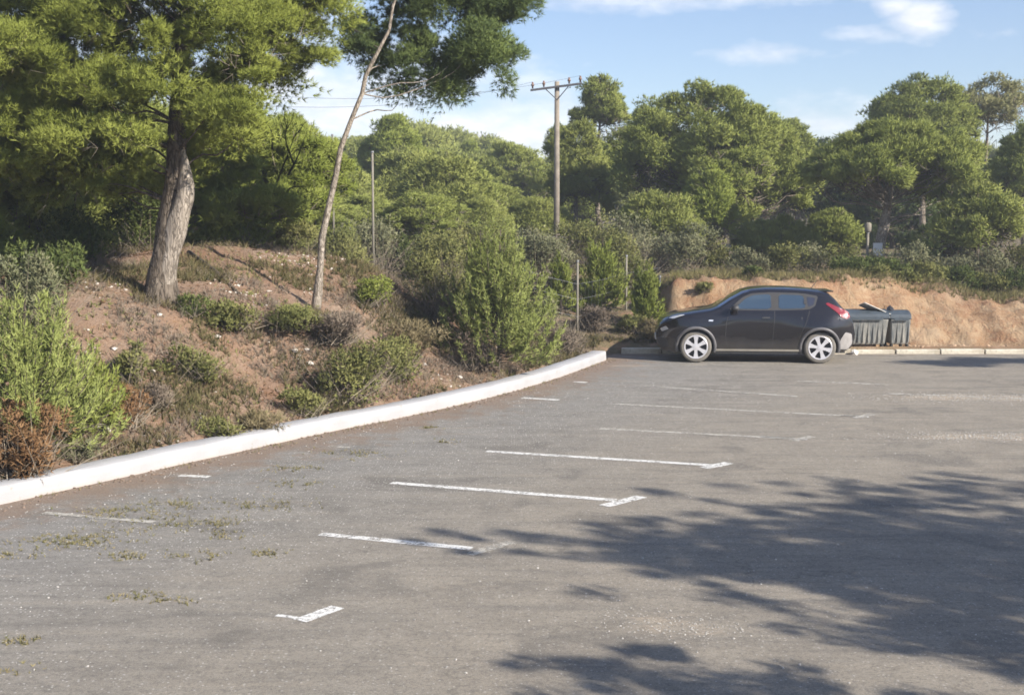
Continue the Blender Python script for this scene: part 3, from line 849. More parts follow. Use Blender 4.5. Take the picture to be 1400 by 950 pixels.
def young_pine(label, b_, h_, w_, mat, seed, shoots=70, name='young_pine', nl=.11, nw=.012, per=26, nn=4, group=None, lean=.35):
    """upright feathery shoots round a short stem"""
    rng = np.random.default_rng(seed)
    t = thing(name, label, 'shrub', b_, 0, group)
    TV = []; TF = []
    tube(TV, TF, [(0, 0, -.1), (0, 0, h_ * .5), (0.03, 0, h_ * .92)], [.035, .025, .008], 6)
    pos = []; D = []; ti = []
    for i in range(shoots):
        f = rng.uniform(0, 1) ** .8; a = rng.uniform(0, 2 * PI)
        z0 = h_ * (.05 + .6 * f)
        r1 = w_ / 2 * (1 - .72 * f ** 1.5) * rng.uniform(.45, 1.2)
        e = np.array([math.cos(a) * r1, math.sin(a) * r1, z0 + rng.uniform(.04, .34) * h_ * (.6 + .5 * f)])
        if e[2] > h_: e[2] = h_ * rng.uniform(.88, 1.0)
        a0 = np.array([0, 0, z0 * .75]); md = (a0 + e) / 2 + np.array([math.cos(a), math.sin(a), -.6]) * r1 * .22
        cur = spline([a0, md, e], 6); tube(TV, TF, cur, np.linspace(.009, .003, 7), 4, cap=False)
        tt = rng.uniform(.2, .9)
        for _ in range(per):
            s = rng.uniform(.25, 1); j = min(int(s * 6), 5); p = cur[j] + (cur[j + 1] - cur[j]) * (s * 6 - j)
            pos.append(p + rng.normal(0, .02, 3)); D.append((cur[j + 1] - cur[j]) / (np.linalg.norm(cur[j + 1] - cur[j]) + 1e-6) * .9 + np.array([0, 0, .25])); ti.append(tt + rng.uniform(-.1, .1))
    mesh_obj('stem', TV, TF, M['bark'], t)
    V_, T_ = blades(np.array(pos), norm(np.array(D)), nl, nn, nw, rng, lean, tint=np.clip(np.array(ti), 0, 1))
    tri_obj('foliage', V_, T_, M[mat], t)
    return t


def bush(label, b_, w_, h_, mat, seed, n=900, leaf=.05, lw=.03, nn=3, name='shrub', group=None, twigs=120, dpt=.8, twmat='twig', lumps=9):
    rng = np.random.default_rng(seed)
    t = thing(name, label, 'shrub', b_, 0, group)
    lob = []
    for i in range(lumps):
        a = rng.uniform(0, 2 * PI); r = rng.uniform(0, .36) * w_
        s = rng.uniform(.10, .28)
        lob.append((np.array([math.cos(a) * r, math.sin(a) * r * dpt, h_ * rng.uniform(.12, .70)]), np.array([w_ * s, w_ * s * dpt, h_ * rng.uniform(.16, .38)])))
    pc, pd, k = lobes_points(lob, n, rng, .35, -1)
    pc += rng.normal(0, .035, pc.shape) * w_ * (rng.random((n, 1)) < .4)
    pc[:, 2] = np.maximum(pc[:, 2], -.02)
    tt = rng.uniform(.1, .9, lumps)[k]
    V_, T_ = blades(pc, norm(pd + np.array([0, 0, .5])), leaf, nn, lw, rng, .6, tint=np.clip(tt + rng.uniform(-.3, .3, n), 0, 1))
    tri_obj('foliage', V_, T_, M[mat], t)
    if twigs:
        c_ = np.zeros((twigs, 3)); c_[:, :2] = rng.normal(0, .12 * w_, (twigs, 2))
        V_, T_ = blades(c_, norm(rng.normal(0, 1, (twigs, 3)) * np.array([w_, w_ * dpt, 0]) * .55 + np.array([0, 0, h_])), max(h_, w_ * .4) * 1.0, 1, .012, rng, .1)
        V_[:, 2] = np.maximum(V_[:, 2], -.02)
        tri_obj('stems', V_, T_, M[twmat], t)
    return t


young_pine('bright green young pine beside the kerb at the left edge', hit(38, 625), 2.0, 2.1, 'pine_young', 101, 190, per=36, nl=.11, lean=.5)
young_pine('smaller yellow green young pine right of the one at the left edge', hit(112, 600), 1.3, 1.2, 'pine_bright', 102, 90, per=26, lean=.5)
bush('grey green rounded shrub behind the young pine at the left edge', hit(48, 470), 1.5, 1.3, 'scrub_grey', 103, 2600, .07, .02, 4)
bush('rust brown dead shrub hanging over the white kerb at the left edge', hit(28, 655), 1.25, 1.0, 'dry', 104, 2600, .09, .016, 4, twigs=250)
bush('rust brown dry shrub between the young pines and the kerb', hit(175, 585), .95, .6, 'dry', 105, 900, .07, .016, 4)
bush('low grey tussock just above the kerb right of the rust brown shrub', hit(108, 632), .55, .28, 'scrub_grey', 106, 500, .08, .012, 4)
bush('olive shrub alone in the middle of the bare slope', hit(262, 522), 1.15, .6, 'scrub', 107, 1100, .06, .02, 4, twmat='twig')
bush('small olive shrub upslope of the rust brown dry one', hit(178, 525), .6, .65, 'scrub', 108, 800, .06, .02, 4)
bush('brownish low shrub left of the alone standing olive shrub', hit(212, 560), .6, .35, 'dry_grey', 109, 600, .07, .012, 4)
bush('low spreading shrub between the two trunks, left half', hit(318, 452), 1.3, .5, 'scrub', 110, 1300, .06, .022, 4)
bush('low spreading shrub between the two trunks, right half', hit(388, 455), 1.6, .5, 'scrub', 111, 1400, .06, .022, 4)
bush('small dark shrub at the foot of the thick trunk', hit(262, 435), .5, .35, 'scrub_dark', 112, 500, .06, .02, 4)
bush('green shrub close above the middle of the kerb', hit(478, 548), 1.5, 1.05, 'scrub', 113, 1900, .06, .022, 4)
bush('reddish dry shrub leaning on the green one above the middle of the kerb', hit(505, 530), .8, .65, 'dry_grey', 114, 900, .07, .014, 4)
bush('low dark green plant between kerb and the reddish dry shrub', hit(415, 570), 1.1, .45, 'scrub', 115, 1000, .055, .022, 4)
bush('wide olive shrub right of the reddish dry one near the kerb', hit(545, 520), 1.2, .75, 'scrub', 140, 1700, .07, .02, 4)
bush('straw and grey tussock left of the low dark green plant by the kerb', hit(350, 592), .9, .3, 'straw', 141, 700, .10, .010, 4, twigs=0)
bush('faded grey brown tangle between the slender pine and the reddish dry shrub', hit(455, 470), 1.5, .5, 'dry_grey', 142, 1500, .09, .013, 4, twigs=250)
bush('low olive scrub on the slope left of the straw tussock', hit(300, 600), .8, .25, 'scrub', 143, 600, .06, .018, 4)
bush('pale dry tangle above the reddish dry shrub', hit(560, 480), 1.3, .6, 'straw', 144, 1000, .11, .010, 4, twigs=0)
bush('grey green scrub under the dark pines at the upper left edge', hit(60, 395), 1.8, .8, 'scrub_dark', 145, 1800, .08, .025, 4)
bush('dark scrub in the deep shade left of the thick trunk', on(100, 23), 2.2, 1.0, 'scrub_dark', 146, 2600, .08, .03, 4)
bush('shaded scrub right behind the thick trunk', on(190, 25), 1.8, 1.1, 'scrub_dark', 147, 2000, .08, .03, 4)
bush('green scrub at the crest below the bright bushy pine', on(330, 26.6), 1.7, .9, 'pine_bright', 148, 2000, .09, .02, 4)
bush('green scrub at the crest between bushy pine and slender trunk', on(400, 27.2), 1.5, .8, 'scrub', 149, 1700, .09, .02, 4)
bush('small bright green shrub right of the slender pine', hit(505, 420), 1.0, .6, 'pine_bright', 116, 900, .06, .02, 4)
bush('wide dark evergreen shrub on the crest right of the slender pine', hit(545, 372, 26), 1.7, 1.15, 'scrub_dark', 117, 3000, .07, .04, 3)
bush('brown olive shrub left of the tall young pine', hit(598, 440), 1.5, 1.45, 'scrub', 118, 2600, .08, .022, 4, twigs=400)
bush('purple grey dry shrub at the foot of the tall young pine', hit(640, 505), 1.1, .65, 'dry_grey', 119, 1300, .08, .014, 4, twigs=300)
young_pine('tall feathery young pine standing above the kerb in the middle', hit(682, 507), 2.8, 2.4, 'pine_young', 120, 270, per=40, nl=.12, nw=.014, lean=.5)
young_pine('slim young pine shooting up behind the tall feathery one', on(655, 28.5), 2.1, 1.2, 'pine_bright', 121, 80, per=30, nl=.13, nw=.016)
bush('grey leafless shrub behind the far end of the white kerb', hit(765, 482), 1.3, .85, 'dry_grey', 122, 1400, .09, .013, 4, twigs=400, twmat='twig')
bush('dry grey green shrub between the tall young pine and the fence', on(735, 29.5), 1.1, .8, 'scrub_grey', 123, 1200, .08, .018, 4)
young_pine('young pine left of the first fence post', on(768, 31.5), 1.5, .95, 'pine_bright', 124, 60, per=26, nl=.13, nw=.02)
young_pine('young pine between the two fence posts', on(822, 32), 2.0, 1.5, 'pine_bright', 125, 110, per=28, nl=.14, nw=.02)
young_pine('young pine in front of the parked car bonnet, right of the fence posts', on(884, 31), 1.6, .95, 'pine_bright', 126, 80, per=28, nl=.13, nw=.02)
bush('olive shrub behind the two fence posts', on(845, 34), 2.4, 1.7, 'scrub', 127, 3000, .1, .03, 3, twigs=400)
bush('grey green shrub behind the young pines by the fence', on(905, 37), 3.0, 1.5, 'scrub_grey', 128, 2600, .1, .03, 3, twigs=300)
bush('brown tangle of stems under the young pines by the fence', on(812, 30.6), 1.2, .6, 'dry_grey', 129, 1200, .09, .014, 4, twigs=300)
bush('low green shrub in front of the far end of the white kerb', on(868, 30.4), .9, .5, 'scrub', 130, 900, .07, .02, 4)
bush('straw coloured tussock beside the car bonnet', on(893, 30.1), .7, .45, 'straw', 131, 700, .1, .012, 4, twigs=0)
bush('tiny shrub growing on the clay behind the bonnet', on(962, 31.3), .5, .25, 'scrub', 132, 350, .06, .02, 4, twigs=40)
bush('small dark shrub on the clay lip above the car roof', on(1030, 32.1), .7, .3, 'scrub_dark', 133, 500, .06, .025, 4, twigs=60)
# terrace scrub: one by one
rng = np.random.default_rng(9)
for i, (px, Y, w_, h_, mt) in enumerate(((935, 36, 1.5, 1.1, 'scrub_grey'), (985, 37, 1.8, 1.0, 'scrub'), (1022, 36, 1.4, .75, 'scrub_grey'), (1065, 36.5, 1.7, .95, 'scrub'), (1110, 37, 1.6, .9, 'scrub_grey'), (1150, 36, 1.6, .8, 'scrub'), (1170, 34.4, 1.5, .55, 'scrub_dark'),
                                         (1215, 34.2, 1.6, .55, 'scrub_dark'), (1232, 37, 1.6, 1.0, 'scrub_grey'), (1262, 34.6, 1.6, .6, 'scrub'), (1290, 37, 1.9, .9, 'scrub_grey'), (1305, 34.6, 1.5, .55, 'scrub_dark'), (1345, 35, 1.7, .7, 'scrub'), (1350, 37.5, 1.8, 1.0, 'scrub_grey'), (1392, 35, 1.5, .7, 'scrub_dark'), (1400, 38, 2.0, 1.1, 'scrub'), (1440, 36, 1.8, .9, 'scrub'),
                                         (1190, 33.3, 1.0, .35, 'scrub'), (1240, 33.4, .9, .3, 'scrub'))):
    where = ('left of the car roof', 'above the windscreen of the car', 'above the car roof', 'above the rear window of the car', 'above the tail of the car', 'left of the bare trunk, upper row', 'left of the bare trunk on the clay lip',
             'right below the bare trunk', 'right of the bare trunk, upper row', 'on the lip right of the bare trunk', 'in the upper row above the middle of the cut', 'on the lip above the middle of the cut', 'on the lip above the right part of the cut', 'behind the right part of the cut', 'on the lip at the right edge', 'in the upper row at the right edge', 'just past the right edge',
             'spilling over the clay above the bins', 'spilling over the clay right of the bins')[i]
    bush('%s %s' % ({'scrub': 'olive green low shrub', 'scrub_grey': 'grey green low shrub', 'scrub_dark': 'dark green low shrub'}[mt], where), on(px, Y), w_, h_, mt, 200 + i, int(900 * w_), .085, .03, 3, twigs=60, lumps=12, group='shrubs on top of the clay bank')
# understory behind the mound
for i, (px, Y, w_, h_, mt, lab) in enumerate(((470, 33, 2.0, 1.2, 'scrub', 'olive understory shrub right behind the slender trunk'), (515, 36, 2.4, 1.6, 'scrub_grey', 'grey green understory shrub beneath the thin pole'), (600, 34, 2.6, 1.3, 'scrub', 'olive understory shrub left of the slim young pine'), (560, 40, 3.0, 1.9, 'scrub_grey', 'tall grey green shrub beyond the wire fence, left'),
                                              (665, 39, 3.2, 1.8, 'scrub', 'olive shrub beyond the wire fence, in the middle'), (740, 37, 2.6, 1.5, 'scrub_grey', 'grey green shrub below the utility pole'), (740, 33.2, 1.4, .7, 'dry_grey', 'dry brown shrub on the pale soil'), (800, 39, 2.8, 1.6, 'scrub', 'olive shrub right below the utility pole'), (860, 40, 3, 1.7, 'scrub_grey', 'grey green shrub behind the second fence post'), (420, 34, 2.0, 1.1, 'scrub', 'low olive shrub left of the slender trunk'))):
    bush(lab, on(px, Y), w_, h_, mt, 300 + i, int(1100 * w_), .1, .03, 3, twigs=260, lumps=14)

# ------------------------------------------------------------------ ground cover (stuff)
rng = np.random.default_rng(41)


def scatter(n, seed, dens=None):
    rng = np.random.default_rng(seed); out = []
    while len(out) < n:
        X = rng.uniform(-9, 4, 4000); Y = rng.uniform(13, 30, 4000); S = lot_sd(X, Y)
        ok = (S > .42) & (np.abs(X) / Y < .45)
        for x, y, sd_ in zip(X[ok], Y[ok], S[ok]):
            if dens and rng.random() > dens(x, y, sd_): continue
            out.append((x, y, ground_z(x, y)))
            if len(out) >= n: break
    return np.array(out)


def dn(x, y, s): return max(0, noise.noise(Vector((x * .8, y * .8, 4))) * 1.6 + .15) + .9 * math.exp(-(s - .4) / .25)


pt = scatter(2600, 1, dn)
V_, T_ = blades(pt, np.tile([0, 0, 1.], (len(pt), 1)), .15, 5, .008, np.random.default_rng(2), .55)
tag(tri_obj('dry_grass', V_, T_, M['straw']), 'thin dry grass scattered over the slope', 'dry grass', kind='stuff')
pt = scatter(1300, 3, lambda x, y, s: max(0, noise.noise(Vector((x * .7 + 9, y * .7, 4))) * 1.8))
V_, T_ = blades(pt, np.tile([0, 0, 1.], (len(pt), 1)), .10, 6, .018, np.random.default_rng(4), .8)
tag(tri_obj('low_herbs', V_, T_, M['scrub']), 'small green herbs scattered over the slope', 'herbs', kind='stuff')
pt = scatter(13000, 23, lambda x, y, s: max(0, noise.fractal(Vector((x * .55 + 3, y * .55, 8)), 1, 2, 3) * 2.4 - .02 + .25 * (y > 24) + .25 * math.exp(-(s - .4) / 1.2)))
V_, T_ = blades(pt, np.tile([0, 0, 1.], (len(pt), 1)), np.random.default_rng(24).uniform(.05, .22, len(pt)), 7, .014, np.random.default_rng(25), .6)
tag(tri_obj('ground_scrub', V_, T_, foliage('ground_scrub_leaves', (.105, .110, .045), (.240, .190, .105), .2)), 'patchy olive and straw ground scrub on the slope', 'ground scrub', kind='stuff')
rl = np.random.default_rng(31); lip = []
for _ in range(2600):
    x = rl.uniform(3.6, 16.5); y = 32.0 + rl.uniform(-.3, 1.6) + 1.2 * float(sstep(7.5, 11, x)); lip.append((x, y, ground_z(x, y)))
V_, T_ = blades(np.array(lip), np.tile([0, -.1, 1.], (len(lip), 1)), .22, 6, .014, rl, .5)
tag(tri_obj('lip_grass', V_, T_, M['weed']), 'dry grass along the lip of the clay bank', 'dry grass', kind='stuff')
pt = scatter(9000, 5, lambda x, y, s: .4 + noise.noise(Vector((x * .6, y * .6, 14))))
pt[:, 2] += .006
V_, T_ = blades(pt, norm(np.random.default_rng(6).normal(0, 1, (len(pt), 3)) * [1, 1, .12]), .12, 2, .010, np.random.default_rng(7), .3)
tag(tri_obj('needle_litter', V_, T_, M['dry']), 'fallen brown pine needles lying on the slope', 'litter', kind='stuff')


def stones(name, pts, sizes, mat, seed):
    rng = np.random.default_rng(seed); Vv = []; Ff = []
    bm = bmesh.new(); bmesh.ops.create_icosphere(bm, subdivisions=1, radius=1); base = np.array([v.co[:] for v in bm.verts]); fc = [tuple(v.index for v in f.verts) for f in bm.faces]; bm.free()
    for p, s in zip(pts, sizes):
        k = len(Vv); q = base * rng.uniform(.7, 1.25, (len(base), 1)) * np.array([rng.uniform(.8, 1.3), rng.uniform(.7, 1.1), rng.uniform(.45, .75)]) * s
        a = rng.uniform(0, 6.28); q = q @ np.array([[math.cos(a), math.sin(a), 0], [-math.sin(a), math.cos(a), 0], [0, 0, 1]])
        Vv += list(q + p + [0, 0, s * .25]); Ff += [tuple(k + i for i in f) for f in fc]
    return mesh_obj(name, Vv, Ff, mat)


M['stone'] = plain('pale_limestone', (.58, .53, .47), .9, var=.2, sc=14, bump=.4)
M['gravel'] = plain('grey_gravel', (.40, .38, .35), .9, var=.35, sc=5)
M['clod'] = plain('earth_clods', (.19, .14, .105), .95, var=.3, sc=6)
for i, (px, py, s, lab) in enumerate(((628, 518, .085, 'flat white stone at the foot of the dry shrub by the kerb'), (424, 500, .07, 'white stone left of the green shrub above the kerb'), (404, 483, .06, 'white stone at the upper left of the pair of pale ones'), (462, 349, .10, 'white rock on the crest right of the slender pine'), (208, 512, .05, 'small white stone on the bare slope'), (297, 462, .06, 'pale stone below the shrubs between the trunks'), (157, 482, .05, 'small pale stone near the left young pine'),
                                      (752, 388, .30, 'pale boulder among the scrub behind the tall young pine'), (742, 408, .16, 'smaller pale boulder below the other one'), (136, 592, .12, 'flat tan stone between kerb and rust brown shrub'), (218, 433, .06, 'small stone below the thick trunk'), (420, 482, .05, 'little white stone right of the pale pair'))):
    p = hit(px, py); o = stones('stone', [np.zeros(3)], [s], M['stone'], 400 + i); o.location = [float(a) for a in p]; tag(o, lab, 'stone')
pt = scatter(900, 8, lambda x, y, s: max(0, 1.6 * noise.noise(Vector((x * .6, y * .6, 7))) - .1))
tag(stones('pebbles', pt, np.random.default_rng(9).uniform(.008, .03, len(pt)) * np.random.default_rng(10).choice([1, 1.4], len(pt), p=[.9, .1]), M['stone'], 11), 'pale pebbles strewn over the slope', 'pebbles', kind='stuff')
pt = scatter(1500, 18)
tag(stones('earth_clods', pt, np.random.default_rng(19).uniform(.012, .04, len(pt)), M['clod'], 12), 'crumbs of brown earth on the slope', 'soil', kind='stuff')
rl = np.random.default_rng(32); fp = []
for _ in range(420):
    x = rl.uniform(3.4, 16.5); y = 30.45 - abs(rl.normal(0, .3)); fp.append((x, y, ground_z(x, y)))
tag(stones('bank_rubble', fp, rl.uniform(.012, .05, len(fp)) ** 1.0, plain('clay_rubble', (.48, .33, .22), .95, var=.25), 33), 'crumbled clay at the foot of the bank', 'rubble', kind='stuff')
pt = scatter(8000, 43, lambda x, y, s: max(0, noise.fractal(Vector((x * .6 + 30, y * .6, 2)), 1, 2, 3) * 2.2 + .05 + .3 * math.exp(-(s - .4) / 1.0)))
V_, T_ = blades(pt, np.tile([0, 0, 1.], (len(pt), 1)), np.random.default_rng(44).uniform(.06, .24, len(pt)), 7, .009, np.random.default_rng(45), .75)
tag(tri_obj('dry_brush', V_, T_, M['dry_grey']), 'grey brown dry brush tangled over the slope', 'dry brush', kind='stuff')
# gravel on the asphalt
pp = []; ss = []
rng = np.random.default_rng(13)
X_ = rng.uniform(-7, 6, 9000); Y_ = rng.uniform(7.5, 24, 9000); S_ = -lot_sd(X_, Y_)
for x, y, sd_ in zip(X_, Y_, S_):
    if sd_ < .02: continue
    if rng.random() > .10 + .9 * math.exp(-(sd_ / 1.8) ** 2) * (.4 + noise.noise(Vector((x, y, 0)))): continue
    pp.append((x, y, .0)); ss.append(rng.uniform(.004, .012))
for (px, py, rx, ry, n) in ((1300, 543, 1.5, .5, 500), (1390, 545, 1.1, .5, 350), (1330, 597, 1.3, .35, 500), (1400, 598, 1.1, .35, 300), (900, 853, .45, .35, 160), (960, 862, .4, .25, 120)):
    g = G(px, py)
    for _ in range(n): pp.append((g[0] + rng.normal(0, rx * .6), g[1] + rng.normal(0, ry * .6), 0)); ss.append(rng.uniform(.003, .009) if py > 800 else rng.uniform(.005, .013))
tag(stones('loose_gravel', pp, ss, M['gravel'], 14), 'loose gravel on the asphalt', 'gravel', kind='stuff')
# weeds in the asphalt
pos = []; L_ = []
for (px, py, s) in ((95, 738, .35), (75, 742, .2), (130, 740, .2), (175, 760, .15), (180, 705, .3), (235, 690, .25), (220, 720, .25), (300, 732, .18), (270, 760, .15), (360, 690, .3), (300, 715, .2), (400, 662, .2), (480, 620, .3), (600, 604, .15), (365, 757, .13), (190, 815, .15), (238, 823, .1), (15, 878, .12), (10, 915, .12), (590, 585, .1), (150, 700, .2), (20, 758, .15), (405, 640, .2), (190, 640, .1)):
    g = G(px, py); n = int(120 * s / .2)
    rr = rng.normal(0, 1, (n, 2)) * [s * .9, s * .6]; rr = rr[[noise.noise(Vector((g[0] * 2 + q[0] * 5, g[1] * 2 + q[1] * 5, 2))) > -.05 for q in rr]]
    for q in rr: pos.append((g[0] + q[0], g[1] + q[1], .0)); L_.append(rng.uniform(.015, .055))
for i in range(len(KL) - 1):
    a, b_ = KL[i], KL[i + 1]; L = np.linalg.norm(b_ - a)
    if L > 12: continue
    nr = np.array([-(b_ - a)[1], (b_ - a)[0]]) / L
    for _ in range(int(L * 16)):
        t_ = rng.random(); p = a + (b_ - a) * t_ - nr * abs(rng.normal(0, .10)) - nr * .02
        if noise.noise(Vector((p[0] * 1.5, p[1] * 1.5, 0))) > -.05: pos.append((p[0], p[1], 0)); L_.append(rng.uniform(.03, .08))
V_, T_ = blades(np.array(pos), np.tile([0, 0, 1.], (len(pos), 1)), np.array(L_), 5, .007, rng, .9)
tag(tri_obj('weeds', V_, T_, M['weed']), 'low yellowing weeds growing out of the asphalt near the kerb', 'weeds', kind='stuff')
# fallen crumbs by the kerb foot
pp = []; ss = []
for i in range(len(KL) - 1):
    a, b_ = KL[i], KL[i + 1]; L = np.linalg.norm(b_ - a)
    if L > 12: continue
    nr = np.array([-(b_ - a)[1], (b_ - a)[0]]) / L
    for _ in range(int(L * 40)):
        p = a + (b_ - a) * rng.random() - nr * abs(rng.normal(0, .16)); pp.append((p[0], p[1], 0)); ss.append(rng.uniform(.006, .022))
tag(stones('kerb_debris', pp, ss, M['clod'], 15), 'crumbs of earth along the foot of the white kerb', 'soil', kind='stuff')

# fallen stick on the mound
a = hit(258, 348); e = hit(328, 405)
TV = []; TF = []
mid = (a + e) / 2; mid[2] = ground_z(mid[0], mid[1])
tube(TV, TF, [a - a + [0, 0, .04], mid - a + [0, 0, .06], e - a + [0, 0, .03]], [.04, .035, .02], 7, .2)
o = mesh_obj('fallen_branch', TV, TF, M['bark'], None, True); o.location = [float(q) for q in a]; tag(o, 'dark fallen branch lying on the mound right of the thick trunk', 'branch')

# ------------------------------------------------------------------ pole, posts, fence
M['pole_concrete'] = plain('weathered_pole', (.24, .205, .165), .9, var=.25, sc=4, bump=.3)
M['metal_dark'] = plain('dark_steel', (.10, .10, .11), .6, .6, var=.2)
M['insulator'] = plain('brown_porcelain', (.20, .12, .09), .3, var=.1)
M['post'] = plain('pale_concrete_post', (.22, .20, .165), .9, var=.2, sc=6)
M['wire'] = plain('galvanised_wire', (.30, .30, .30), .5, .5)
YP = 44; pb = on(761, YP); ptop = P(761, 112, YP)
up_ = thing('utility_pole', 'tall weathered utility pole with a slanting cross arm above the trees', 'utility pole', pb)
hp = ptop[2] - pb[2]
TV = []; TF = []; tube(TV, TF, [(0, 0, -.3), (0, 0, hp * .5), (0, 0, hp)], [.105, .095, .08], 12)
mesh_obj('pole', TV, TF, M['pole_concrete'], up_, True)
s = YP / F
bm = bmesh.new(); box_bm(bm, -36 * s, 33 * s, -.04, .04, -.035, .035, .008)
for v_ in bm.verts: v_.co.z += v_.co.x * .13; v_.co.y += .16 * -1
for v_ in bm.verts: v_.co.z += hp - .18
bm_obj('cross_arm', bm, M['metal_dark'], up_)
for sx in (-1, 1):
    TV = []; TF = []; tube(TV, TF, [(sx * .38, -.13, hp - .2 + sx * .05), (0, -.10, hp - .6)], [.016, .016], 6)
    mesh_obj('brace', TV, TF, M['metal_dark'], up_)
for xx in (-33 * s, -18 * s, 16 * s, 31 * s):
    TV = []; TF = []; z0 = hp - .13 + xx * .13
    tube(TV, TF, [(xx, -.16, z0), (xx, -.16, z0 + .07), (xx, -.16, z0 + .08), (xx, -.16, z0 + .14), (xx, -.16, z0 + .15), (xx, -.16, z0 + .2)], [.03, .03, .055, .05, .035, .03], 8)
    mesh_obj('insulator', TV, TF, M['insulator'], up_, True)
# overhead wires to the left
for k, (xx, e) in enumerate(((-33 * s, P(250, 96, 34)), (31 * s, P(262, 82, 34)))):
    a = pb + np.array([xx, -.16, hp + .08 + xx * .13]); e2 = a + (e - a) * 1.4
    pts = [a + (e2 - a) * t_ - np.array([0, 0, 4 * .9 * t_ * (1 - t_)]) - a for t_ in np.linspace(0, 1, 24)]
    TV = []; TF = []; tube(TV, TF, pts, [.0045] * 24, 4)
    o = mesh_obj('power_wire', TV, TF, M['metal_dark']); o.location = [float(q) for q in a]
    tag(o, ('overhead wire from the left end of the cross arm', 'overhead wire from the right end of the cross arm')[k], 'wire')


def post(px, py0, py1, Y, r, label, mat='post', name='post', cat='post', lean=0):
    tp = P(px, py0, Y); b_ = on(px, Y); b_[2] = min(b_[2], P(px, py1, Y)[2])
    t = thing(name, label, cat, b_)
    TV = []; TF = []; h_ = tp[2] - b_[2]
    tube(TV, TF, [(0, 0, -.15), (lean * .5, 0, h_ * .5), (lean, 0, h_)], [r, r * .95, r * .85], 8, .03); mesh_obj('shaft', TV, TF, M[mat], t, True)
    TV = []; TF = []; tube(TV, TF, [(lean, 0, h_ - .02), (lean, 0, h_ + .025)], [r * 1.25, r * 1.1], 8); mesh_obj('cap', TV, TF, M['wire'], t)
    return t, h_


post(510, 208, 322, 35, .035, 'thin pale pole standing alone in front of the wood', name='thin_pole', cat='pole')
post(456, 185, 330, 36, .03, 'thin pole half hidden beside the slender trunk', name='thin_pole', cat='pole')
ftops = []
for (px, py0, py1, Y, lab) in ((790, 357, 468, 30.4, 'pale fence post right of the tall young pine'), (857, 350, 448, 32.3, 'pale fence post left of the parked car'), (903, 378, 440, 32.6, 'dark fence post at the left end of the clay cut')):
    t, h_ = post(px, py0, py1, Y, .028, lab, name='fence_post', cat='fence post', mat='post' if px < 900 else 'metal_dark'); ftops.append((np.array(t.location), h_))
# wire mesh between the posts
TV = []; TF = []
o0 = ftops[0][0]
chain = [np.array([*(P(700, 300, 29.3)[:2]), ground_z(P(700, 300, 29.3)[0], 29.3)])] + [f[0] for f in ftops]
for i in range(len(chain) - 1):
    a, b_ = chain[i], chain[i + 1]
    for h_ in (.25, .6, 1.0, 1.35): tube(TV, TF, [a - o0 + [0, -.04, h_], (a + b_) / 2 - o0 + [0, -.04, h_ - .03], b_ - o0 + [0, -.04, h_]], [.0025] * 3, 4, cap=False)
    L = np.linalg.norm(b_ - a)
    for t_ in np.arange(.1, L, .16):
        p = a + (b_ - a) * t_ / L - o0; q = a + (b_ - a) * min(1, (t_ + .1) / L) - o0
        tube(TV, TF, [p + [0, -.04, .1], q + [0, -.04, 1.35]], [.0022] * 2, 3, cap=False)
o = mesh_obj('wire_fence', TV, TF, M['wire']); o.location = [float(q) for q in o0]; tag(o, 'sagging wire fence strung along the pale posts beyond the kerb', 'fence')
# long low rail beyond the scrub
rail = thing('rail_fence', 'long low wire rail fence running through the scrub beneath the utility pole', 'fence', on(600, 43))
r0 = np.array(rail.location)
lineR = [P(440, 312, 43.5), P(570, 316, 43), P(740, 324, 42), P(905, 327, 41)]
for k in (0, .22):
    TV = []; TF = []; tube(TV, TF, [p - r0 - [0, 0, k] for p in spline(lineR, 20)], [.022] * 21, 5)
    mesh_obj('rail', TV, TF, M['post'], rail)
for p in spline(lineR, 9):
    TV = []; TF = []; q = p - r0; tube(TV, TF, [(q[0], q[1] + .03, q[2] + .05), (q[0], q[1] + .03, ground_z(p[0], p[1]) - r0[2] - .1)], [.03, .03], 6)
    mesh_obj('rail_post', TV, TF, M['post'], rail)
# pale marker post and white plate by the bare trunk
t, h_ = post(1187, 318, 372, 39.4, .045, 'white marker post left of the bare trunk', name='marker_post', cat='post')
TV = []; TF = []; tube(TV, TF, [(0, 0, h_), (0, 0, h_ + .05), (0, 0, h_ + .25), (0, 0, h_ + .3)], [.06, .10, .10, .05], 10); mesh_obj('lamp_head', TV, TF, M['post'], t, True)
M['white_plate'] = plain('white_plate', (.75, .75, .74), .5, var=.05)
pl = P(1200, 341, 39.4)
bm = bmesh.new(); box_bm(bm, -.14, .14, -.012, .012, -.19, .19, .006); o = bm_obj('notice_plate', bm, M['white_plate']); o.location = [float(q) for q in pl]; tag(o, 'small white plate fixed to the bare pine trunk', 'sign')

# ------------------------------------------------------------------ waste containers
m = NT('dirty_grey_plastic'); v = m.coord(); n1 = m.noise(m.scaled(v, (3, 3, .8)), 3, 6, .7)
M['bin'] = m.out(m.pbr(m.mix(m.ramp(n1, .38, .66), (.10, .11, .115), (.34, .32, .28)), .55, n1, .1, .01))
M['bin_lid'] = plain('bin_lid_plastic', (.060, .075, .090), .35, var=.2)
M['rubber'] = plain('black_rubber', (.02, .02, .02), .8)
M['card'] = plain('pale_cardboard', (.72, .68, .62), .8, var=.1)
M['bag'] = plain('black_bin_bag', (.03, .03, .035), .3, var=.1)


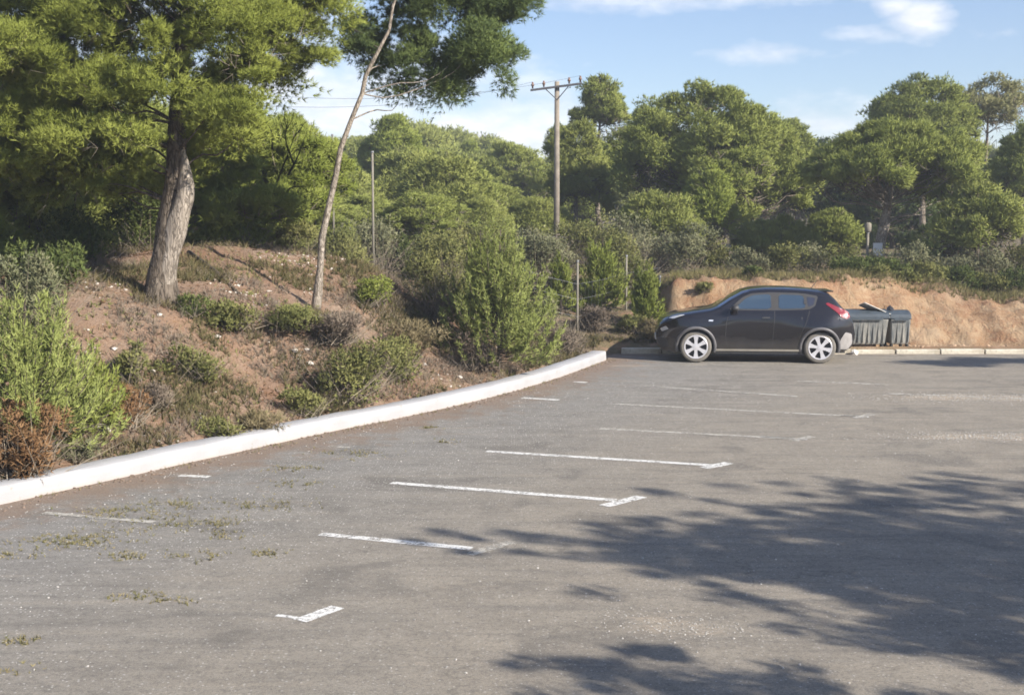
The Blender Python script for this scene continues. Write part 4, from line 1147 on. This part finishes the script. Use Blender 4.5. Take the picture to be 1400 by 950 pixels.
def container(name, label, x0, x1, y0, y1, z0, h_, ribs):
    t = thing(name, label, 'waste container', ((x0 + x1) / 2, (y0 + y1) / 2, z0)); w = (x1 - x0) / 2; d = (y1 - y0) / 2
    bm = bmesh.new(); tp = .93; zb = .12; zt = h_ * .80
    box_bm(bm, -w * .96, w * .96, -d * .96, d * .96, zb, zt, .03)
    for v_ in bm.verts:
        f = (v_.co.z - zb) / (zt - zb); k = .88 + .12 * f; v_.co.x *= k; v_.co.y *= k
    for i in range(ribs):
        xx = -w * .85 + 1.7 * w * i / (ribs - 1)
        vs = box_bm(bm, xx * .9 - .015, xx * .9 + .015, -d * .90 - .02, -d * .86, zb + .05, zt - .04, .006)
    # ribs follow the taper
    bm_obj('body', bm, M['bin'], t)
    bm = bmesh.new(); box_bm(bm, -w, w, -d, d, zt + .002, zt + .05, .015); bm_obj('rim', bm, M['bin_lid'], t)
    bm = bmesh.new(); seg = 8; vs = []
    for i in range(seg + 1):
        a = PI * i / seg; yy = -math.cos(a) * d * .97; zz = zt + .052 + math.sin(a) * h_ * .17
        vs.append([bm.verts.new((xx, yy, zz)) for xx in (-w * .98, -w * .5, 0, w * .5, w * .98)])
    for i in range(seg):
        for j in range(4): bm.faces.new((vs[i][j], vs[i][j + 1], vs[i + 1][j + 1], vs[i + 1][j]))
    for j in (0, 4): bm.faces.new([vs[i][j] for i in range(seg + 1)] if j else [vs[i][j] for i in reversed(range(seg + 1))])
    bm_obj('lid', bm, M['bin_lid'], t)
    bm = bmesh.new(); box_bm(bm, -w * .7, w * .7, -d - .05, -d - .02, zt - .02, zt + .015, .008); bm_obj('handle', bm, M['bin_lid'], t)
    for sx in (-1, 1):
        for sy in (-1, 1):
            TV = []; TF = []; tube(TV, TF, [(sx * w * .74 - .025, sy * d * .7, .065), (sx * w * .74 + .025, sy * d * .7, .065)], [.065, .065], 14); mesh_obj('wheel', TV, TF, M['rubber'], t, True)
    return t


xc0 = P(1140, 450, 30.0)[0]; xc1 = P(1211, 450, 30.0)[0]; xc2 = P(1232, 450, 30.0)[0]
gz = ground_z(8.2, 30.0)
container('waste_container', 'grey ribbed waste container with a dark lid behind the tail of the car', xc0, xc1 - .01, 29.62, 30.45, .06, .88, 9)
container('waste_container', 'narrow dark waste container, the one farther from the car', xc1 + .01, xc2 + .14, 29.68, 30.40, .06, .86, 4)
bm = bmesh.new(); box_bm(bm, -.33, .33, -.2, .2, -.006, .006); o = bm_obj('cardboard_sheet', bm, M['card']); p = P(1196, 431, 29.9); o.location = (float(p[0]), 29.93, .06 + .88 * .97 + .04); o.rotation_euler = (R(-14), R(24), 0); tag(o, 'pale cardboard sheet sliding off the lid of the waste container', 'cardboard')
o = stones('rubbish_bag', [np.zeros(3)], [.13], M['bag'], 88); o.location = (float(P(1218, 428, 29.9)[0]), 30.0, .06 + .86 * .97 + .03); tag(o, 'small black rubbish bag lying on the narrow container', 'rubbish bag')
o = stones('litter_bag', [np.zeros(3)], [.11], M['card'], 89); o.location = (float(P(1167, 479, 29.25)[0]), 29.22, .0); tag(o, 'white litter bag on the ground behind the rear wheel of the car', 'rubbish bag')

# ------------------------------------------------------------------ the car
m = NT('black_car_paint'); v = m.coord(); n1 = m.noise(v, 3, 5); n2 = m.noise(v, 14, 4, .7)
sep = m.n('ShaderNodeSeparateXYZ', i_Vector=v)
dust = m.math('MULTIPLY', m.ramp(m.math('ADD', sep.outputs[2], m.math('MULTIPLY', n1, .35)), .72, .38), .38)
pcol = m.mix(dust, (.011, .010, .014), (.13, .115, .095))
nd = m.pbr(pcol, m.math('ADD', .25, m.math('MULTIPLY', dust, .9)), metal=.25, coat=.8)
M['paint'] = m.out(nd)
M['glass'] = NT('tinted_glass')
g_ = M['glass']; M['glass'] = g_.out(g_.pbr((.10, .15, .19), .05, metal=.7, coat=1.0))
M['glass_dark'] = NT('dark_tinted_glass')
g_ = M['glass_dark']; M['glass_dark'] = g_.out(g_.pbr((.05, .055, .08), .08, metal=.3, coat=1.0))
M['trim'] = plain('black_plastic_trim', (.035, .034, .036), .55)
M['arch_trim'] = plain('grey_plastic_trim', (.12, .115, .12), .5)
M['sill_trim'] = plain('dusty_bright_sill', (.40, .37, .32), .5, .2)
M['alloy'] = plain('silver_alloy', (.62, .61, .64), .35, .35, var=.05)
M['alloy_dark'] = plain('dark_wheel_gap', (.03, .03, .035), .6)
M['tyre'] = plain('dusty_tyre', (.17, .155, .135), .85, var=.2)
M['tail_red'] = plain('red_lamp', (.22, .012, .022), .25, coat=1.0, var=.1)
M['lamp_clear'] = plain('clear_lamp', (.70, .72, .76), .12, .4, coat=1.0, var=.05)
M['bump_grey'] = plain('light_rear_bumper', (.34, .32, .31), .5, var=.15)
M['plate'] = plain('number_plate', (.75, .75, .72), .4, var=.03)

TOPP = np.array([(0, .66), (.03, .76), (.09, .87), (.22, .955), (.45, 1.03), (.8, 1.09), (1.15, 1.14), (1.28, 1.19), (1.55, 1.365), (1.80, 1.495), (2.0, 1.550), (2.3, 1.575), (2.7, 1.572), (3.1, 1.552), (3.45, 1.515), (3.58, 1.48), (3.72, 1.36), (3.86, 1.20), (3.98, 1.10), (4.04, 1.02), (4.09, .90), (4.13, .72)])
BOTP = np.array([(0, .52), (.02, .42), (.06, .32), (.14, .24), (.4, .20), (1.2, .20), (3.0, .20), (3.9, .24), (4.04, .32), (4.10, .42), (4.13, .52)])
WF, WR, WZ, ARCH = .83, 3.40, .33, .385


def topz(x):
    return float(np.interp(x, TOPP[:, 0], TOPP[:, 1]))


def botz(x):
    b_ = float(np.interp(x, BOTP[:, 0], BOTP[:, 1]))
    for c_ in (WF, WR):
        if abs(x - c_) < ARCH: b_ = max(b_, WZ + math.sqrt(ARCH ** 2 - (x - c_) ** 2))
    return b_


def plan(x):
    f = 1.0
    if x < .75: f -= .30 * ((.75 - x) / .75) ** 2.4
    if x > 3.45: f -= .17 * ((x - 3.45) / .68) ** 2.2
    return f


def halfw(x, z):
    base = float(np.interp(z, [.2, .32, .5, .75, .92, 1.02, 1.1, 1.3, 1.5, 1.6], [.79, .835, .855, .872, .868, .845, .80, .725, .645, .60]))
    for c_, a in ((WF, .060), (WR, .085)):
        base += a * math.exp(-((x - c_) / .50) ** 2) * math.exp(-((z - .72) / .22) ** 2)
    # shallow scoop along the doors
    base -= .022 * math.exp(-((x - 2.1) / .6) ** 2) * math.exp(-((z - .50) / .14) ** 2)
    return base * plan(x)


RC = .11


def side_z(x): return topz(x) - min(RC, (topz(x) - botz(x)) * .4)


def roof_z(x, y):
    w_ = halfw(x, side_z(x)); r_ = topz(x) - side_z(x); q = min(abs(y) / w_, 1)
    return side_z(x) + r_ * (1 - q ** 3) ** (1 / 2.2)


CAR_LOC = None
yaw = R(-5)
gx = G(1026, 495)
carw = thing('parked_car', 'small black crossover car parked sideways below the clay bank', 'car', (0, 0, 0))
xs_ = sorted(set([0, .008, .02, .04, .07, .1, .14] + list(np.arange(.18, 4.0, .03)) + [WF - ARCH, WF + ARCH, WR - ARCH, WR + ARCH, 4.02, 4.05, 4.08, 4.1, 4.12, 4.13] + [WF + s_ * ARCH * k for s_ in (-1, 1) for k in (.999, .985, .95, .9)] + [WR + s_ * ARCH * k for s_ in (-1, 1) for k in (.999, .985, .95, .9)]))
rows = []
bm = bmesh.new()
NS, NR = 22, 14
for x in xs_:
    b0, s0 = botz(x), side_z(x); half = []
    b0 = min(b0, s0 - .02)
    for i in range(NS + 1):
        z = b0 + (s0 - b0) * i / NS; half.append((halfw(x, z), z))
    w0 = halfw(x, s0)
    for i in range(1, NR + 1):
        y = w0 * math.cos(PI / 2 * i / NR); half.append((y, roof_z(x, y)))
    full = [(-y, z) for y, z in half] + [(y, z) for y, z in reversed(half[:-1])]
    rows.append([bm.verts.new((x, y, z)) for y, z in full])
for i in range(len(rows) - 1):
    for j in range(len(rows[0]) - 1): bm.faces.new((rows[i][j], rows[i + 1][j], rows[i + 1][j + 1], rows[i][j + 1]))
bm.faces.new(list(reversed(rows[0]))); bm.faces.new(rows[-1])
bm_obj('body', bm, M['paint'], carw, True)


def patch(name, poly, mat, off=.004, side=-1, parent=None, step=.05, label=None):
    """thin shaped panel that follows the flank"""
    bm = bmesh.new(); f = bm.faces.new([bm.verts.new((x, 0, z)) for x, z in poly])
    if f.normal.y * 1 == 0: f.normal_update()
    xs2 = [p[0] for p in poly]; zs2 = [p[1] for p in poly]
    for xv in np.arange(min(xs2) + step, max(xs2), step):
        bmesh.ops.bisect_plane(bm, geom=bm.verts[:] + bm.edges[:] + bm.faces[:], plane_co=(xv, 0, 0), plane_no=(1, 0, 0))
    for zv in np.arange(min(zs2) + step, max(zs2), step):
        bmesh.ops.bisect_plane(bm, geom=bm.verts[:] + bm.edges[:] + bm.faces[:], plane_co=(0, 0, zv), plane_no=(0, 0, 1))
    for v_ in bm.verts:
        z = min(v_.co.z, side_z(v_.co.x)); v_.co.y = side * (halfw(v_.co.x, z) + off - max(0, v_.co.z - side_z(v_.co.x)) * .5)
    res = bmesh.ops.extrude_face_region(bm, geom=bm.faces[:])
    for e_ in res['geom']:
        if isinstance(e_, bmesh.types.BMVert): e_.co.y -= side * (off + .012)
    bmesh.ops.recalc_face_normals(bm, faces=bm.faces[:])
    o = bm_obj(name, bm, mat, parent if parent else carw); return o


def rounded(poly, n=5, it=1):
    for _ in range(it):
        q = []
        for i in range(len(poly)):
            a = np.array(poly[i]); b_ = np.array(poly[(i + 1) % len(poly)]); q += [tuple(a * .88 + b_ * .12), tuple(a * .12 + b_ * .88)]
        poly = q
    return poly


def top_patch(name, x0, x1, y0f, mat, off=.004):
    bm = bmesh.new(); n, k = 14, 14; g = []
    for i in range(n + 1):
        x = x0 + (x1 - x0) * i / n; w_ = halfw(x, side_z(x)) * y0f
        g.append([bm.verts.new((x, -w_ + 2 * w_ * j / k, roof_z(x, -w_ + 2 * w_ * j / k) + off)) for j in range(k + 1)])
    for i in range(n):
        for j in range(k): bm.faces.new((g[i][j], g[i + 1][j], g[i + 1][j + 1], g[i][j + 1]))
    bm_obj(name, bm, mat, carw, True)


def poly_line(pts, w):
    """thin ribbon polygon round an open line in x,z"""
    L_ = []; R_ = []
    for i, p in enumerate(pts):
        a = np.array(pts[max(i - 1, 0)]); b_ = np.array(pts[min(i + 1, len(pts) - 1)]); d = (b_ - a) / np.linalg.norm(b_ - a); n_ = np.array([-d[1], d[0]]) * w / 2
        L_.append(tuple(np.array(p) + n_)); R_.append(tuple(np.array(p) - n_))
    return L_ + R_[::-1]


top_patch('windscreen', 1.30, 1.93, .93, M['glass_dark']); top_patch('rear_window', 3.60, 3.92, .84, M['glass_dark'])
for side in (-1, 1):
    # dark surround, then the panes on it
    patch('window_surround', rounded([(1.52, 1.10), (1.56, 1.17), (1.80, 1.37), (1.98, 1.45), (2.4, 1.475), (3.05, 1.455), (3.36, 1.40), (3.30, 1.20), (3.16, 1.12), (2.4, 1.10)]), M['trim'], .004, side)
    patch('front_side_window', rounded([(1.68, 1.13), (1.69, 1.19), (1.86, 1.345), (2.02, 1.415), (2.38, 1.435), (2.39, 1.13)]), M['glass'], .009, side)
    patch('rear_side_window', rounded([(2.54, 1.13), (2.55, 1.43), (3.04, 1.415), (3.10, 1.24), (3.07, 1.15)]), M['glass'], .009, side)
    patch('rear_quarter_window', rounded([(3.15, 1.18), (3.12, 1.39), (3.30, 1.36), (3.26, 1.22)]), M['glass_dark'], .009, side)
    patch('tail_lamp', rounded([(3.50, 1.245), (3.56, 1.27), (3.80, 1.16), (3.97, 1.085), (4.02, .98), (3.95, .93), (3.83, .97), (3.74, 1.07)]), M['tail_red'], .014, side)
    patch('headlamp', rounded([(.26, .925), (.34, .965), (.52, 1.005), (.60, 1.005), (.48, .965), (.36, .92)]), M['lamp_clear'], .010, side)
    patch('front_indicator', rounded([(.08, .70), (.20, .76), (.26, .70), (.12, .64)]), M['lamp_clear'], .010, side)
    patch('side_repeater', rounded([(1.08, .875), (1.10, .905), (1.19, .90), (1.17, .87)]), M['lamp_clear'], .008, side)
    patch('sill_trim', [(1.24, .245), (1.24, .285), (3.0, .285), (3.0, .245)], M['sill_trim'], .012, side)
    patch('sill', [(1.235, .20), (1.235, .243), (3.01, .243), (3.01, .20)], M['trim'], .008, side)
    # door shut lines
    patch('door_gap', poly_line([(1.50, .30), (1.44, .55), (1.46, .85), (1.52, 1.09)], .010), M['trim'], .002, side)
    patch('door_gap', poly_line([(2.42, .30), (2.44, .7), (2.46, 1.1)], .010), M['trim'], .002, side)
    patch('door_gap', poly_line([(2.93, .38), (3.0, .62), (3.10, .85), (3.18, 1.1)], .010), M['trim'], .002, side)
    patch('rear_bumper_panel', rounded([(3.80, .30), (3.82, .50), (3.92, .66), (4.06, .62), (4.08, .42), (3.98, .29)]), M['bump_grey'], .008, side)
    patch('front_bumper_grille', rounded([(.03, .40), (.04, .52), (.22, .50), (.26, .34), (.12, .28)]), M['trim'], .008, side)
    dh = patch('door_handle', rounded([(2.20, .935), (2.20, .965), (2.36, .968), (2.36, .94)]), M['trim'], .028, side)
    patch('rear_door_handle', rounded([(3.06, 1.24), (3.07, 1.34), (3.11, 1.34), (3.10, 1.24)]), M['trim'], .024, side)
    # wheel arch trims
    for c_ in (WF, WR):
        V_ = []; F_ = []; n = 24
        for i in range(n + 1):
            a = R(-18) + R(216) * i / n
            for (rr_, oo) in ((ARCH - .012, -.05), (ARCH - .012, .020), (ARCH + .045, .014), (ARCH + .052, -.01)):
                x = c_ + rr_ * math.cos(a); z = max(.21, WZ + rr_ * math.sin(a)); V_.append((x, side * (halfw(x, z) + oo), z))
        for i in range(n):
            for j in range(3): F_.append((i * 4 + j, (i + 1) * 4 + j, (i + 1) * 4 + j + 1, i * 4 + j + 1))
        mesh_obj('wheel_arch_trim', V_, F_, M['arch_trim'], carw, True)
    # mirror
    bm = bmesh.new(); bmesh.ops.create_uvsphere(bm, u_segments=14, v_segments=10, radius=1)
    for v_ in bm.verts: v_.co = Vector((1.62 + v_.co.x * .075 + (.02 if v_.co.x > 0 else 0), side * (.93 + abs(v_.co.y) * .09 * (1 if v_.co.y > 0 else -1)), 1.15 + v_.co.z * .075))
    mr = bm_obj('door_mirror', bm, M['trim'], carw, True)
    bm = bmesh.new(); box_bm(bm, 1.60, 1.66, min(side * .80, side * .90), max(side * .80, side * .90), 1.09, 1.12, .008); bm_obj('mirror_arm', bm, M['trim'], mr)
    # wheels
    for c_ in (WF, WR):
        yo = side * .875; yi = side * .665
        w_ = bpy.data.objects.new('wheel', None)
        V_ = []; F_ = []; prof = [(.215, .0), (.235, .012), (.29, .016), (.315, .006), (.328, -.02), (.33, -.10), (.328, -.19), (.31, -.21), (.235, -.21), (.215, -.19)]
        n = 40
        for i in range(n):
            a = 2 * PI * i / n
            for r_, o_ in prof: V_.append((r_ * math.cos(a), side * o_, r_ * math.sin(a)))
        k = len(prof)
        for i in range(n):
            for j in range(k - 1): F_.append((i * k + j, ((i + 1) % n) * k + j, ((i + 1) % n) * k + j + 1, i * k + j + 1))
        me = bpy.data.meshes.new('wheel'); me.from_pydata(V_, [], F_); me.materials.append(M['tyre']); me.polygons.foreach_set('use_smooth', [True] * len(me.polygons))
        w_ = bpy.data.objects.new('wheel', me); C.objects.link(w_); w_.parent = carw; w_.location = (c_, yo, WZ)
        # rim: dark dish, six spokes, lip, hub
        V_ = []; F_ = []; V_.append((0, -side * .07, 0))
        for i in range(n): a = 2 * PI * i / n; V_.append((.213 * math.cos(a), -side * .05, .213 * math.sin(a)))
        for i in range(n): F_.append((0, 1 + i, 1 + (i + 1) % n))
        mesh_obj('rim_back', V_, F_, M['alloy_dark'], w_)
        V_ = []; F_ = []; lip = [(.222, .004), (.213, .010), (.198, .006), (.195, -.03)]
        for i in range(n):
            a = 2 * PI * i / n
            for r_, o_ in lip: V_.append((r_ * math.cos(a), side * o_, r_ * math.sin(a)))
        for i in range(n):
            for j in range(3): F_.append((i * 4 + j, ((i + 1) % n) * 4 + j, ((i + 1) % n) * 4 + j + 1, i * 4 + j + 1))
        ph = rng.uniform(0, 1)
        for s_ in range(6):
            a = 2 * PI * s_ / 6 + PI / 6 + (0 if c_ == WF else .3); ca, sa = math.cos(a), math.sin(a); k0 = len(V_)
            for (r_, hw, o_) in ((.03, .032, .004), (.11, .028, .002), (.205, .048, .004)):
                for q in (-1, 1):
                    V_.append((r_ * ca - q * hw * sa, side * o_, r_ * sa + q * hw * ca))
                for q in (-1, 1):
                    V_.append((r_ * ca - q * hw * .9 * sa, side * (o_ - .035), r_ * sa + q * hw * .9 * ca))
            for j in (0, 4):
                b_ = k0 + j; F_ += [(b_, b_ + 1, b_ + 5, b_ + 4), (b_, b_ + 4, b_ + 6, b_ + 2), (b_ + 1, b_ + 3, b_ + 7, b_ + 5)]
        k0 = len(V_); V_.append((0, side * .012, 0))
        for i in range(16): a = 2 * PI * i / 16; V_.append((.05 * math.cos(a), side * .008, .05 * math.sin(a)))
        for i in range(16): F_.append((k0, k0 + 1 + i, k0 + 1 + (i + 1) % 16))
        rm = mesh_obj('rim', V_, F_, M['alloy'], w_); rm.scale = (1.13, 1, 1.13); rm.location.y = side * .012
# underside and wheel wells
bm = bmesh.new(); box_bm(bm, .25, 3.95, -.62, .62, .20, .95); box_bm(bm, 1.26, 2.98, -.80, .80, .19, .5)
bm_obj('underbody', bm, M['trim'], carw)
bm = bmesh.new(); box_bm(bm, -.015, .02, -.26, .26, .43, .54, .004); bm_obj('number_plate', bm, M['plate'], carw)
bm = bmesh.new(); box_bm(bm, 3.42, 3.70, -.52, .52, 1.478, 1.50, .008); bm_obj('roof_spoiler', bm, M['paint'], carw)
TV = []; TF = []; tube(TV, TF, [(3.3, 0, 1.52), (3.42, 0, 1.68)], [.008, .004], 6); mesh_obj('aerial', TV, TF, M['trim'], carw)
# place: local x 2.07 is the middle; camera sees the -y flank
cmid = np.array([P(1026, 495, 28.4)[0], 28.32])
off = np.array([2.065 * math.cos(yaw), 2.065 * math.sin(yaw)])
carw.location = (float(cmid[0] - off[0]), float(cmid[1] - off[1]), 0.004); carw.rotation_euler = (0, 0, yaw)

# ------------------------------------------------------------------ sky and sun
az = math.atan2(-SUN_DIR[1], -SUN_DIR[0])          # towards the sun, from +X
sun_vec = Vector((-SUN_DIR[0] * math.cos(R(ELEV)), -SUN_DIR[1] * math.cos(R(ELEV)), math.sin(R(ELEV))))
sd = bpy.data.lights.new('sun', 'SUN'); sd.energy = 4.8; sd.angle = R(.53); sd.color = (1.0, .93, .82)
so = bpy.data.objects.new('sun', sd); C.objects.link(so); so.rotation_euler = sun_vec.to_track_quat('Z', 'Y').to_euler()

w = NT('World', True); SC.world = w.m
sky = w.n('ShaderNodeTexSky', sky_type='NISHITA', sun_disc=False, sun_elevation=R(ELEV), sun_rotation=PI / 2 - az, altitude=50, air_density=1.0, dust_density=.2, ozone_density=3.0)
dirv = w.n('ShaderNodeTexCoord').outputs['Generated']
# warp the directions, then a few banks of cloud at their bearings
nz = w.n('ShaderNodeTexNoise', i_Vector=w.scaled(dirv, (9, 9, 26)), i_Scale=1.0, i_Detail=7.0, i_Roughness=.62)
nz2 = w.n('ShaderNodeTexNoise', i_Vector=w.scaled(dirv, (26, 26, 60)), i_Scale=1.0, i_Detail=6.0, i_Roughness=.6)
nn_ = w.math('ADD', w.math('MULTIPLY', nz.outputs[0], .65), w.math('MULTIPLY', nz2.outputs[0], .35))
tot = None
for (px, py, sx, sz, amt) in ((1258, 26, .020, .013, 1.5), (1230, 10, .016, .009, 1.2), (1195, 48, .040, .007, .95), (1075, 72, .055, .008, .85), (980, -2, .13, .008, .8), (430, 130, .16, .045, 1.1), (640, 190, .11, .030, 1.15), (720, 205, .05, .014, 1.0), (680, 150, .05, .02, .55), (1130, 172, .05, .016, .95), (1340, 45, .05, .012, .45), (200, 60, .2, .06, .8), (1230, 260, .4, .05, .7)):
    d0 = norm(ray(px, py)[None])[0]
    sub = w.n('ShaderNodeVectorMath', operation='SUBTRACT', i_0=dirv, i_1=tuple(d0)).outputs[0]
    ml = w.n('ShaderNodeVectorMath', operation='MULTIPLY', i_0=sub, i_1=(1 / sx, .5 / sx, 1 / sz)).outputs[0]
    ln = w.n('ShaderNodeVectorMath', operation='LENGTH', i_0=ml).outputs['Value']
    mk = w.math('MULTIPLY', w.ramp(ln, 1.9, .1), amt)
    tot = mk if tot is None else w.math('MAXIMUM', tot, mk)
# loose cloud elsewhere in the sky
sep = w.n('ShaderNodeSeparateXYZ', i_Vector=dirv)
back = w.math('MULTIPLY', w.ramp(sep.outputs[1], .75, .3), .45)
tot = w.math('MAXIMUM', tot, back)
cl = w.ramp(w.math('ADD', tot, w.math('MULTIPLY', w.math('SUBTRACT', nn_, .5), 2.6)), .38, 1.15)
shade_ = w.mix(w.ramp(nz2.outputs[0], .35, .65), (6.3, 6.4, 6.9), (7.9, 7.9, 8.1))
scol = w.n('ShaderNodeMix', data_type='RGBA', blend_type='MULTIPLY')
w.t.links.new(sky.outputs[0], scol.inputs[6]); scol.inputs[0].default_value = 1; scol.inputs[7].default_value = (.97, .92, .99, 1)
fin_ = w.mix(w.math('MULTIPLY', cl, .85), scol.outputs[2], shade_)
bg = w.n('ShaderNodeBackground', i_Color=fin_, i_Strength=.088)
w.t.links.new(bg.outputs[0], w.n('ShaderNodeOutputWorld').inputs[0])

hz = bpy.data.materials.new('haze'); hz.use_nodes = True; ht = hz.node_tree; ht.nodes.clear()
pv = ht.nodes.new('ShaderNodeVolumePrincipled'); pv.inputs['Color'].default_value = (.86, .92, 1.0, 1); pv.inputs['Density'].default_value = .0014; pv.inputs['Anisotropy'].default_value = .2
ht.links.new(pv.outputs[0], ht.nodes.new('ShaderNodeOutputMaterial').inputs['Volume'])
bm = bmesh.new(); box_bm(bm, -150, 150, -40, 160, -2, 26); o = bm_obj('haze', bm, hz); tag(o, kind='stuff')
# ------------------------------------------------------------------ render settings
SC.view_settings.view_transform = 'Standard'; SC.view_settings.look = 'None'; SC.view_settings.gamma = 1; SC.view_settings.use_curve_mapping = False
SC.view_settings.exposure = .9
cy = SC.cycles
cy.max_bounces = 5; cy.diffuse_bounces = 4; cy.glossy_bounces = 2; cy.transmission_bounces = 3; cy.transparent_max_bounces = 8
cy.use_denoising = True
cy.use_adaptive_sampling = True; cy.adaptive_threshold = .02
cy.sample_clamp_indirect = 4; cy.caustics_reflective = False; cy.caustics_refractive = False
cy.filter_width = 1.7
